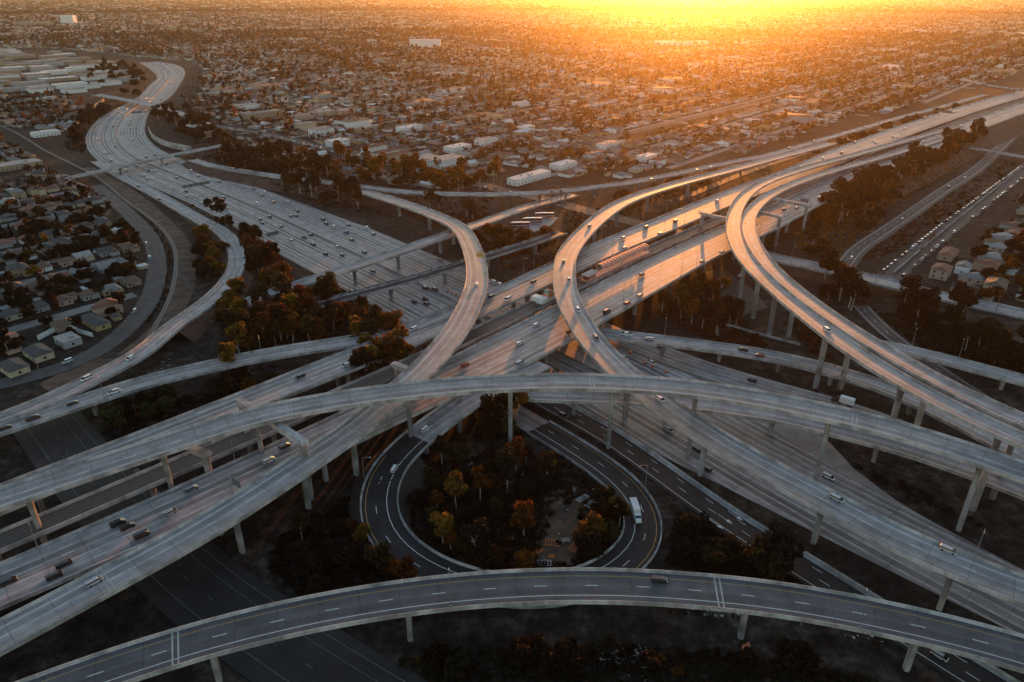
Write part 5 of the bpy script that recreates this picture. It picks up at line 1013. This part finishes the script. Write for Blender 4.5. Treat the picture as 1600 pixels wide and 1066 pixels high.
# big buildings, traced from the photograph: x, y of the base, width, depth, height (m), wall, roof, label
BIG = [(478, 205, 24, 15, 10, 'wall_cream', 'roof_grey', 'cream three-storey apartment block on the avenue corner'), (503, 213, 27, 18, 10, 'wall_white', 'roof_grey', 'white-topped apartment block beside the avenue corner block'),
       (528, 228, 24, 16, 7, 'wall_white', 'roof_white', 'white two-storey flats at the side of the avenue'), (585, 238, 30, 10, 7, 'wall_white', 'roof_red', 'red-roofed white row house, first of three by the avenue'), (603, 246, 32, 10, 7, 'wall_white', 'roof_red', 'red-roofed white row house between two like it'), (622, 250, 30, 10, 7, 'wall_cream', 'roof_red', 'red-roofed cream row house at the end of three'),
       (660, 255, 34, 18, 6, 'wall_grey', 'roof_pale', 'flat grey-roofed building behind the avenue palms'), (697, 258, 36, 20, 7.5, 'wall_white', 'roof_pale', 'large white flats with flat pale roofs near the cross street'), (411, 184, 56, 15, 8, 'wall_tan', 'roof_grey', 'long tan building at the avenue, with a grey roof'),
       (470, 187, 34, 16, 6, 'wall_pink', 'roof_grey', 'low pink flat-roofed building behind the corner block'), (505, 181, 40, 16, 6, 'wall_pink', 'roof_grey', 'pink flat-roofed hall, second from the avenue'), (540, 178, 28, 14, 6, 'wall_pink', 'roof_pale', 'pink hall with pale roof, furthest along its row'),
       (827, 282, 52, 13, 5.5, 'wall_white', 'roof_white', 'long white-roofed store by the end of the avenue'), (312, 204, 28, 12, 8, 'wall_white', 'roof_white', 'white two-storey offices beside the S-bend'), (332, 213, 30, 9, 5, 'wall_tan', 'roof_red', 'low orange-brown shop next to the white offices'),
       (62, 557, 15, 9, 3.6, 'wall_cream', 'roof_dark', 'cream house with a plain dark roof at the frontage street'), (24, 580, 14, 9, 3.6, 'wall_cream', 'roof_dark', 'cream bungalow at the edge of the frontage street'), (108, 537, 12, 9, 3.4, 'wall_grey', 'roof_pale', 'pale grey bungalow next to the white yard wall'), (150, 508, 20, 8, 3.4, 'wall_yellow', 'roof_dark', 'long yellow house with a dark roof near the dirt strip'),
       (1468, 432, 14, 10, 6.2, 'wall_pink', 'roof_red', 'pink two-storey house with a red roof at the street corner'), (1503, 426, 9, 8, 5.5, 'wall_white', 'roof_grey', 'white gabled cottage beside the pink corner house'), (1553, 455, 17, 11, 6, 'wall_cream', 'roof_brown', 'cream two-storey house with a long brown roof'), (1480, 402, 20, 9, 4, 'wall_tan', 'roof_red', 'tan bungalow with a lit porch behind the palms'),
       (750, 152, 36, 14, 7, 'wall_tan', 'roof_brown', 'tan hall among the houses up the cross street'), (815, 166, 30, 14, 6, 'wall_white', 'roof_white', 'bright white hall at the end of the cross street'), (665, 74, 95, 30, 22, 'wall_white', 'roof_white', 'long white block far off among tall trees'), (1050, 72, 110, 40, 14, 'wall_white', 'roof_white', 'white twin sheds far away, left one, under the sun'), (1080, 72, 100, 40, 14, 'wall_white', 'roof_white', 'white twin sheds far away, right one, under the sun'), (1125, 104, 10, 10, 26, 'wall_cream', 'roof_pale', 'slim far tower beside a car park under the sun'),
       (109, 38, 62, 40, 42, 'wall_white', 'roof_white', 'tall white block standing alone on the far plain'), (55, 40, 150, 60, 16, 'wall_tan', 'roof_pale', 'low wide buildings left of the tall white block'), (1395, 108, 44, 36, 7, 'wall_white', 'roof_white', 'bright white courtyard building far off near the road'), (1440, 90, 60, 22, 7, 'wall_pink', 'roof_pale', 'pale school block in the far right suburb'), (1345, 28, 100, 40, 22, 'wall_cream', 'roof_pale', 'pale hall behind the distant trees at the horizon'), (187, 107, 26, 14, 8, 'wall_white', 'roof_white', 'white hangar with an arched look by the depots'), (145, 138, 24, 12, 7, 'wall_white', 'roof_pale', 'white house-like block below the depots'), (74, 158, 26, 14, 6, 'wall_white', 'roof_pale', 'white flat building in the suburb by the S-bend'), (72, 212, 30, 16, 5, 'wall_white', 'roof_white', 'white-roofed shed beside the old railway'), (30, 262, 40, 20, 5, 'wall_tan', 'roof_pale', 'pale long roof at the corner of the left suburb')]
for k_, (x, y, w, d, h, wm_, rm_, lab) in enumerate(((425, 232, 22, 14, 5, 'wall_cream', 'roof_pale', 'cream shop with a pale roof between avenue and connector road'), (452, 250, 26, 14, 5, 'wall_tan', 'roof_grey', 'tan workshop behind the trees by the connector road'), (640, 205, 34, 16, 6, 'wall_white', 'roof_white', 'long white building at the corner of the cross street'), (715, 236, 30, 16, 6, 'wall_white', 'roof_white', 'white hall one block behind the large flats'), (575, 205, 36, 15, 6, 'wall_pink', 'roof_pale', 'pink block with a pale roof up the cross street'), (760, 225, 26, 16, 6, 'wall_white', 'roof_pale', 'white flat-roofed block amid the red roofs'), (880, 262, 30, 14, 5, 'wall_white', 'roof_white', 'bright low building near the end of the connector road'), (950, 230, 30, 14, 5, 'wall_white', 'roof_pale', 'white row building by the long cross street'), (385, 170, 40, 18, 6, 'wall_white', 'roof_pale', 'white flat building behind the long tan one'), (350, 150, 36, 18, 6, 'wall_tan', 'roof_pale', 'tan flat building just east of the S-bend'), (820, 205, 26, 14, 6, 'wall_cream', 'roof_white', 'cream hall with a white roof in the suburb'), (1010, 250, 24, 12, 5, 'wall_white', 'roof_white', 'small white hall close to the connector road'))): BIG.append((x, y, w, d, h, wm_, rm_, lab))
BIGXY = []
def shell(name, w, d, h, wall_m, roof_m, flat, parent, windows=True, rise=None, floors=None):
    m_ = MB(); m_.box(-w / 2, w / 2, -d / 2, d / 2, -.2, h); wl_ = m_.build('walls', wall_m, parent); ov = .5
    m_ = MB()
    if flat:
        m_.box(-w / 2 - .1, w / 2 + .1, -d / 2 - .1, d / 2 + .1, h + .003, h + .55); rf = m_.build('roof', roof_m, parent)
        for k in range(max(1, int(w / 11))): q = MB(); x = random.uniform(-w * .38, w * .38); y = random.uniform(-d * .3, d * .3); q.box(x - .9, x + .9, y - .7, y + .7, h + .555, h + 1.5); q.build('roof_unit', 'steel', rf)
    else:
        r = rise or d * .22; i = 0 if w < d * 1.3 else min(d * .35, w * .3)
        v = [(-w / 2 - ov, -d / 2 - ov, h - .12), (w / 2 + ov, -d / 2 - ov, h - .12), (w / 2 + ov, d / 2 + ov, h - .12), (-w / 2 - ov, d / 2 + ov, h - .12), (-w / 2 - ov + i, 0, h + r), (w / 2 + ov - i, 0, h + r)]
        m_.add(v, [(0, 1, 5, 4), (2, 3, 4, 5), (1, 2, 5), (3, 0, 4), (3, 2, 1, 0)]); m_.build('roof', roof_m, parent)
    if windows:
        fl = floors or max(1, int(h / 3.1)); cnt = 0
        for f in range(fl):
            z = h / fl * f + 1.0
            for sd in (-1, 1):
                n_w = min(10, max(2, int(w / 4.2)))
                for k in range(n_w):
                    if cnt > 90: break
                    x = -w / 2 + w * (k + .5) / n_w; q = MB(); q.box(x - .6, x + .6, sd * d / 2 - .05, sd * d / 2 + .05, z, z + 1.3); q.build('window', 'glass', parent); cnt += 1
            for sd in (-1, 1):
                n_w = max(1, int(d / 5))
                for k in range(n_w):
                    if cnt > 95: break
                    y = -d / 2 + d * (k + .5) / n_w; q = MB(); q.box(sd * w / 2 - .05, sd * w / 2 + .05, y - .6, y + .6, z, z + 1.3); q.build('window', 'glass', parent); cnt += 1
        q = MB(); q.box(-.55, .55, -d / 2 - .06, -d / 2 + .04, 0, 2.1); q.build('door', 'door_brown', parent)
for (x, y, w, d, h, wm_, rm_, lab) in BIG:
    p = P(x, y); rz = GA if y > 100 or x > 1300 else 0.05
    if x < 200 and y > 450: rz = math.radians(-38)
    o = thing('building', lab, 'building', tuple(p), rz); BIGXY.append((p[0], p[1], max(w, d) * .55 + 4))
    far_ = p[1] > 1500; shell('building', w, d, h, wm_, rm_, rm_ in ('roof_grey', 'roof_pale', 'roof_white') and x != 1503, o, not far_)
# depots in the top left corner
k = 0; tries = 0
while k < 60 and tries < 5000:
    tries += 1; q = (random.uniform(-60, 225), random.uniform(80, 148))
    if not inpoly([q], INDP)[0]: continue
    p = P(*q); w, d, h = random.uniform(28, 70), random.uniform(18, 40), random.uniform(5, 8)
    if near_road(p, 45) or any(math.hypot(p[0] - a, p[1] - b_) < c_ + max(w, d) * .5 for a, b_, c_ in BIGXY): continue
    BIGXY.append((p[0], p[1], max(w, d) * .5)); rm_ = random.choice(['roof_grey', 'roof_grey', 'roof_pale', 'roof_grey', 'roof_white']); o = bpy.data.objects.new('warehouse', None); COL.objects.link(o); o.location = p; o.rotation_euler = (0, 0, GA); shell('warehouse', w, d, h, random.choice(['wall_white', 'wall_grey', 'wall_tan']), rm_, True, o, False)
    later(o, {'roof_pale': 'pale-roofed', 'roof_white': 'white-roofed', 'roof_grey': 'grey-roofed'}[rm_] + ' flat warehouse', 'in the depots beyond the S-bend', 'warehouse', 'warehouses beyond the S-bend', math.dist(p, (0, 0, 170))); k += 1
# lots along a street grid
lots = []; streetV = []
for zn, poly in zones:
    q = np.array([P(x, max(y, 14))[:2] for x, y in poly]); a = q @ E1; b_ = q @ E2
    a0, a1, b0, b1 = max(a.min(), -6500), min(a.max(), 7500), max(b_.min(), -6500), min(b_.max(), 6500)
    for v in np.arange(math.floor(b0 / 74) * 74, b1, 74):
        us = np.arange(a0, a1, 13.5 if zn in ('left', 'right', 'leftup') else 15.0)
        for sg in (-1, 1):
            uu = us + rng.normal(0, 1.0, len(us)); vv = np.full(len(us), v + sg * 17.0) + rng.normal(0, 1.5, len(us)); keep = (np.mod(us, 232) > 18)
            xy = uu[keep, None] * E1 + vv[keep, None] * E2; r_ = np.hypot(xy[:, 0], xy[:, 1]); px = Q(np.c_[xy, np.zeros(len(xy))]); ok = inpoly(px, poly) & (xy[:, 1] > 60) & (r_ < 6800) & (px[:, 0] > -70) & (px[:, 0] < 1670)
            for (X, Y), rr_ in zip(xy[ok], r_[ok]): lots.append((X, Y, rr_, zn, sg, int(round(v / 74))))
        us = np.arange(a0, a1, 24.0); xy = us[:, None] * E1 + v * E2; px = Q(np.c_[xy, np.zeros(len(xy))]); ok = inpoly(px, poly) & (np.hypot(xy[:, 0], xy[:, 1]) < 6800) & (xy[:, 1] > 60)
        for X, Y in xy[ok]:
            if zn != 'main' and (near_road((X, Y), 6) or (zn == 'right' and np.hypot(VR.c[:, 0] - X, VR.c[:, 1] - Y).min() < 52)): continue
            for du, dv in ((-12, -4.6), (12, -4.6), (12, 4.6), (-12, 4.6)): streetV.append((X + du * E1[0] + dv * E2[0], Y + du * E1[1] + dv * E2[1], .035))
    for u in np.arange(math.floor(a0 / 232) * 232 + 9, a1, 232):
        vs = np.arange(b0, b1, 24.0); xy = u * E1 + vs[:, None] * E2; px = Q(np.c_[xy, np.zeros(len(xy))]); ok = inpoly(px, poly) & (np.hypot(xy[:, 0], xy[:, 1]) < 6800) & (xy[:, 1] > 60)
        for X, Y in xy[ok]:
            if zn != 'main' and (near_road((X, Y), 6) or (zn == 'right' and np.hypot(VR.c[:, 0] - X, VR.c[:, 1] - Y).min() < 52)): continue
            for du, dv in ((-5.5, -12), (5.5, -12), (5.5, 12), (-5.5, 12)): streetV.append((X + du * E1[0] + dv * E2[0], Y + du * E1[1] + dv * E2[1], .045))
simple('suburb_street', (0.17, 0.162, 0.158), 0.75, .3, .05)
structure(link('city_streets', arr_mesh('city_streets', streetV, np.arange(len(streetV)).reshape(-1, 4)[:, ::-1], 'suburb_street')))
L_ = np.array([(a[0], a[1]) for a in lots]); okL = np.ones(len(lots), bool); bxy = np.array(BIGXY)
for i in range(0, len(L_), 400):
    q = L_[i:i + 400]; okL[i:i + 400] &= (np.hypot(bxy[None, :, 0] - q[:, None, 0], bxy[None, :, 1] - q[:, None, 1]) > bxy[None, :, 2]).all(1)
    nr = np.hypot(q[:, 0], q[:, 1]) < 2600
    if nr.any(): d_ = np.hypot(ALLC[None, :, 0] - q[:, None, 0], ALLC[None, :, 1] - q[:, None, 1]) - ALLC[None, :, 3]; okL[i:i + 400] &= d_.min(1) > 7
okL &= rng.random(len(lots)) > np.clip((np.array([a[2] for a in lots]) - 3000) / 9000, .06, .5)
lots = [a for a, k in zip(lots, okL) if k]; lots.sort(key=lambda a: a[2]); print('lots', len(lots))
WALLS = ['wall_white', 'wall_cream', 'wall_pink', 'wall_grey', 'wall_tan', 'wall_yellow']; ROOFS = ['roof_grey', 'roof_brown', 'roof_red', 'roof_dark', 'roof_pale', 'roof_white']
WN = dict(zip(WALLS, ['white', 'cream', 'pink', 'grey', 'tan', 'yellow'])); RNm = dict(zip(ROOFS, ['grey', 'brown', 'red', 'charcoal', 'pale', 'white']))
HP = []
for k in range(8):
    r = random.Random(50 + k); w, d, h = r.uniform(9.5, 12.5), r.uniform(9, 13), r.choice([2.9, 3.0, 3.1, 5.4 if k % 4 == 3 else 3.0]); wing = r.choice([0, 1, 1]); parts = []
    m_ = MB(); m_.box(-w / 2, w / 2, -d / 2, d / 2, -.2, h); ww, wd = w * .48, 4.5
    if wing: m_.box(w / 2 - ww, w / 2, -d / 2 - wd, -d / 2 - .002, -.2, h - .15)
    gab = r.random() < .45; rise = r.uniform(1.5, 2.4); ov = .5; rf = MB()
    ins = 0 if gab else min(w, d) * .42
    rf.add([(-w / 2 - ov, -d / 2 - ov, h - .1), (w / 2 + ov, -d / 2 - ov, h - .1), (w / 2 + ov, d / 2 + ov, h - .1), (-w / 2 - ov, d / 2 + ov, h - .1), (-w / 2 - ov + ins, 0, h + rise), (w / 2 + ov - ins, 0, h + rise)], [(0, 1, 5, 4), (2, 3, 4, 5), (1, 2, 5), (3, 0, 4), (3, 2, 1, 0)])
    if wing:
        x0, x1 = w / 2 - ww - ov * .6, w / 2 + ov * .6; xm = (x0 + x1) / 2; y0, y1 = -d / 2 - wd - ov, -d * .1; z = h - .2
        rf.add([(x0, y0, z), (x1, y0, z), (x1, y1, z), (x0, y1, z), (xm, y0, z + rise * .75), (xm, y1, z + rise * .75)], [(1, 4, 0), (1, 2, 5, 4), (3, 0, 4, 5), (3, 5, 2), (3, 2, 1, 0)])
    wins = []
    for sx in (-1, 1):
        for y in (-d * .25, d * .25): q = MB(); q.box(sx * w / 2 - .05, sx * w / 2 + .05, y - .65, y + .65, 1, 2.15); wins.append(q.mesh('window', 'glass'))
    q = MB(); q.box(-w * .32 - .8, -w * .32 + .8, -d / 2 - .05, -d / 2 + .05, .9, 2.1); wins.append(q.mesh('window', 'glass')); q = MB(); q.box(-w * .08 - .5, -w * .08 + .5, -d / 2 - .06, -d / 2 + .04, 0, 2.1)
    HP.append((m_.mesh('walls', 'wall_white'), rf.mesh('roof', 'roof_grey'), wins, q.mesh('door', 'door_brown')))
def clump(x, y):
    f = math.sin(x / 97 + 1.4 * math.sin(y / 143)) * math.sin(y / 83 + 1.1 * math.sin(x / 171)) + .6 * math.sin(x / 37 + y / 61)
    return min(.98, max(.18, .52 + .42 * f))
farlots = []; nh = 0; HWT = {'main': [3, 2, 1.5, 1.5, 1.5, .6]}
treespots = []
for (X, Y, rr_, zn, sg, row) in lots:
    dim = zn not in ('main', 'mid'); rm_ = random.choices(ROOFS, [2.4, 4, 2, 5, .7, .3] if dim else [2.4, 4, 3, 3, 1.3, .7])[0]; wm_ = random.choices(WALLS, [1, 1, 1, 3, 3, .2] if dim else [2.8, 2, 2, 1.5, 2.2, .4])[0]; rz = GA + (math.pi if sg > 0 else 0) + (0 if random.random() < .75 else math.pi / 2)
    if nh < 300 and rr_ < 1500:
        k = random.randrange(8); wa, ro, wi, do = HP[k]; o = bpy.data.objects.new('house', None); COL.objects.link(o); o.location = (X, Y, 0); o.rotation_euler = (0, 0, rz); s_ = random.uniform(.8, 1.0) if dim else random.uniform(.9, 1.15); o.scale = (s_, s_, random.uniform(.95, 1.15))
        for nm_, me, mt in (('walls', wa, wm_), ('roof', ro, rm_)): c = link(nm_, me, o); c.material_slots[0].link = 'OBJECT'; c.material_slots[0].material = MATS[mt]
        if rr_ < 620:
            for me in wi: link('window', me, o)
            link('door', do, o)
        nh += 1; later(o, f'{RNm[rm_]}-roofed {WN[wm_]} house', ZW[zn], 'house', 'suburban houses', rr_)
    else: farlots.append((X, Y, rz, WALLS.index(wm_), ROOFS.index(rm_), rr_))
    # backyard sheds and trees
    back = E2 * sg
    if rr_ < 2600 and random.random() < (.6 if zn in ('main', 'mid') else .9): q = np.array((X, Y)) + back * random.uniform(11, 14) + E1 * random.uniform(-5, 5); farlots.append((q[0], q[1], rz, random.randrange(6), random.choice([0, 1, 3, 4, 4, 5]), -rr_))
    for _ in range(4 if rr_ < 3500 else 2):
        if random.random() < (clump(X, Y) if zn == 'main' else .8): q = np.array((X, Y)) + back * random.choice([-9, 7, 10, 13, 15]) + E1 * random.uniform(-7, 7); treespots.append((q[0], q[1], rr_, zn))
# remaining houses as one mass
for _ in range(2600):
    r_d = 6000 + 10500 * random.random() ** 1.25; a_ = random.uniform(-.66, .66); farlots.append((r_d * math.sin(a_), r_d * math.cos(a_), GA + random.choice((0, math.pi / 2)), random.randrange(5), random.choice((0, 1, 4, 4, 5)), r_d))
FL = np.array(farlots); n_h = len(FL); shed = FL[:, 5] < 0
w = np.where(shed, rng.uniform(4, 6.5, n_h), rng.uniform(9, 14, n_h)); d = np.where(shed, rng.uniform(4, 7, n_h), rng.uniform(9, 14, n_h)); h = np.where(shed, 2.4, rng.choice([2.9, 3.0, 3.2, 5.6], n_h, p=[.35, .3, .25, .1])); r_ = np.where(rng.random(n_h) < .18, .25, rng.uniform(1.2, 2.3, n_h)) * np.where(shed, .4, 1); ins = np.where(rng.random(n_h) < .5, 0, w * .3); big_ = (FL[:, 5] > 6900) | ((FL[:, 5] > 3600) & (rng.random(n_h) < .10)) | ((FL[:, 5] > 1000) & (rng.random(n_h) < .012)); w[big_] *= 4; d[big_] *= 3; h[big_] = 7; r_[big_] = .2
def tf(x, y, z): c_, s_ = np.cos(FL[:, 2]), np.sin(FL[:, 2]); return np.stack([FL[:, 0] + x * c_ - y * s_, FL[:, 1] + x * s_ + y * c_, z + 0 * x], -1)
ov = .4; pts = [tf(-w / 2, -d / 2, 0 * h - .2), tf(w / 2, -d / 2, 0 * h - .2), tf(w / 2, d / 2, 0 * h - .2), tf(-w / 2, d / 2, 0 * h - .2), tf(-w / 2, -d / 2, h), tf(w / 2, -d / 2, h), tf(w / 2, d / 2, h), tf(-w / 2, d / 2, h), tf(-w / 2 - ov, -d / 2 - ov, h - .05), tf(w / 2 + ov, -d / 2 - ov, h - .05), tf(w / 2 + ov, d / 2 + ov, h - .05), tf(-w / 2 - ov, d / 2 + ov, h - .05), tf(-w / 2 - ov + ins, 0 * w, h + r_), tf(w / 2 + ov - ins, 0 * w, h + r_)]
VV = np.stack(pts, 1).reshape(-1, 3); base = (np.arange(n_h) * 14)[:, None, None]
FW = np.array([(0, 1, 5, 4), (1, 2, 6, 5), (2, 3, 7, 6), (3, 0, 4, 7), (8, 9, 13, 12), (10, 11, 12, 13), (9, 10, 13, 13), (11, 8, 12, 12)])
tri = lambda F: F
F4 = (base + FW[None, :6]).reshape(-1, 4); mi4 = np.stack([FL[:, 3]] * 4 + [FL[:, 4] + 6] * 2, 1).ravel(); T3 = (base + np.array([(9, 10, 13), (11, 8, 12)])[None]).reshape(-1, 3); mi3 = np.repeat(FL[:, 4] + 6, 2)
FT = np.concatenate([F4[:, [0, 1, 2]], F4[:, [0, 2, 3]], T3]); MI = np.concatenate([mi4, mi4, mi3])
stuff(link('distant_houses', arr_mesh('distant_houses', VV, FT, WALLS + ROOFS, MI)))
# trees of the suburbs
treespots = [t for t in treespots if not (t[2] < 2500 and near_road((t[0], t[1]), 3))]
treespots.sort(key=lambda t: t[2]); ft = []
for k, (X, Y, rr_, zn) in enumerate(treespots):
    if k < 270: plant(random.choices(['broad', 'tall', 'cypress'], [6, 1.4, .5])[0], random.choices(['leaf_dark', 'leaf_rust', 'leaf_olive', 'leaf_gold'], [3, 2, 2, .6] if zn != 'left' else [5, .6, 2, .2])[0], (X, Y, 0), random.uniform(.55, 1.05), ZW[zn], 'trees of the suburbs', 'street_tree')
    else: ft.append((X, Y, rr_))
for _ in range(9000):
    r_d = 6300 + 11000 * random.random() ** 1.3; a_ = random.uniform(-.66, .66); ft.append((r_d * math.sin(a_), r_d * math.cos(a_), r_d))
ft = np.array(ft); lim = [(0, 1500, 70, .62), (1500, 3000, 30, 1.0), (3000, 6300, 14, 1.7), (6300, 20000, 14, 3.2)]
VS = []; MS = []
for r0, r1, nq, sz in lim:
    sel = ft[(ft[:, 2] >= r0) & (ft[:, 2] < r1)]
    for var in range(6):
        s2 = sel[var::6]
        if not len(s2): continue
        r = np.random.default_rng(900 + var); cs = r.normal(0, 1.5, (7, 3)) * (1, 1, .8) + (0, 0, 4.8); V, F = leaf_quads(r, cs, r.uniform(1.2, 2.2, 7), max(2, nq // 7), sz, .8); tall = np.where(rng.random(len(s2)) < .12, 1.9, 1.0)
        sc = rng.uniform(.6, 1.45, len(s2)) * (2.4 if r0 > 6000 else 1); an = rng.uniform(0, 6.28, len(s2)); c_, s_ = np.cos(an), np.sin(an)
        X = s2[:, 0, None] + sc[:, None] * (V[None, :, 0] * c_[:, None] - V[None, :, 1] * s_[:, None]); Y = s2[:, 1, None] + sc[:, None] * (V[None, :, 0] * s_[:, None] + V[None, :, 1] * c_[:, None]); Z = (sc * tall * (.45 if r0 > 6000 else 1))[:, None] * V[None, :, 2]
        VS.append(np.stack([X, Y, Z], -1).reshape(-1, 3)); MS.append(np.repeat(rng.integers(0, 4, len(s2)), len(V) // 4))
VV = np.concatenate(VS); stuff(link('distant_trees', arr_mesh('distant_trees', VV, np.arange(len(VV)).reshape(-1, 4), ['leaf_dark', 'leaf_olive', 'leaf_dark', 'leaf_rust'], np.concatenate(MS)))); print('far trees', len(ft), 'faces', len(VV) // 4)
# utility poles along the residential streets
for name, side in (('AV', 1), ('AV', -1), ('VR', 1), ('WR', -1), ('O5', 1), ('ST2', 1)):
    R = ROADS[name]
    for d in np.arange(18, R.s[-1] - 10, 46):
        c, t, n_, w = R.at(d); p = c + n_ * side * (w + 1.6); o = bpy.data.objects.new('utility_pole', None); COL.objects.link(o); o.location = (p[0], p[1], max(0, c[2] - .3)); o.rotation_euler = (0, 0, math.atan2(t[1], t[0]))
        m_ = MB(); m_.tube((0, 0, -.5), (0, 0, 11), .17, .11, 6); m_.build('pole', 'trunk', o); m_ = MB(); m_.box(-.06, .06, -1.2, 1.2, 10.1, 10.25); m_.box(-.06, .06, -.9, .9, 9.2, 9.33); m_.build('crossarm', 'trunk', o)
        later(o, 'brown utility pole with two crossarms', {'AV': 'along the avenue', 'VR': 'by the residential street', 'WR': 'by the frontage street', 'O5': 'by the walled street bridge', 'ST2': 'along the cross street'}[name], 'utility pole', 'utility poles', math.dist(p, (0, 0, 170)))
settle_labels()
haze()
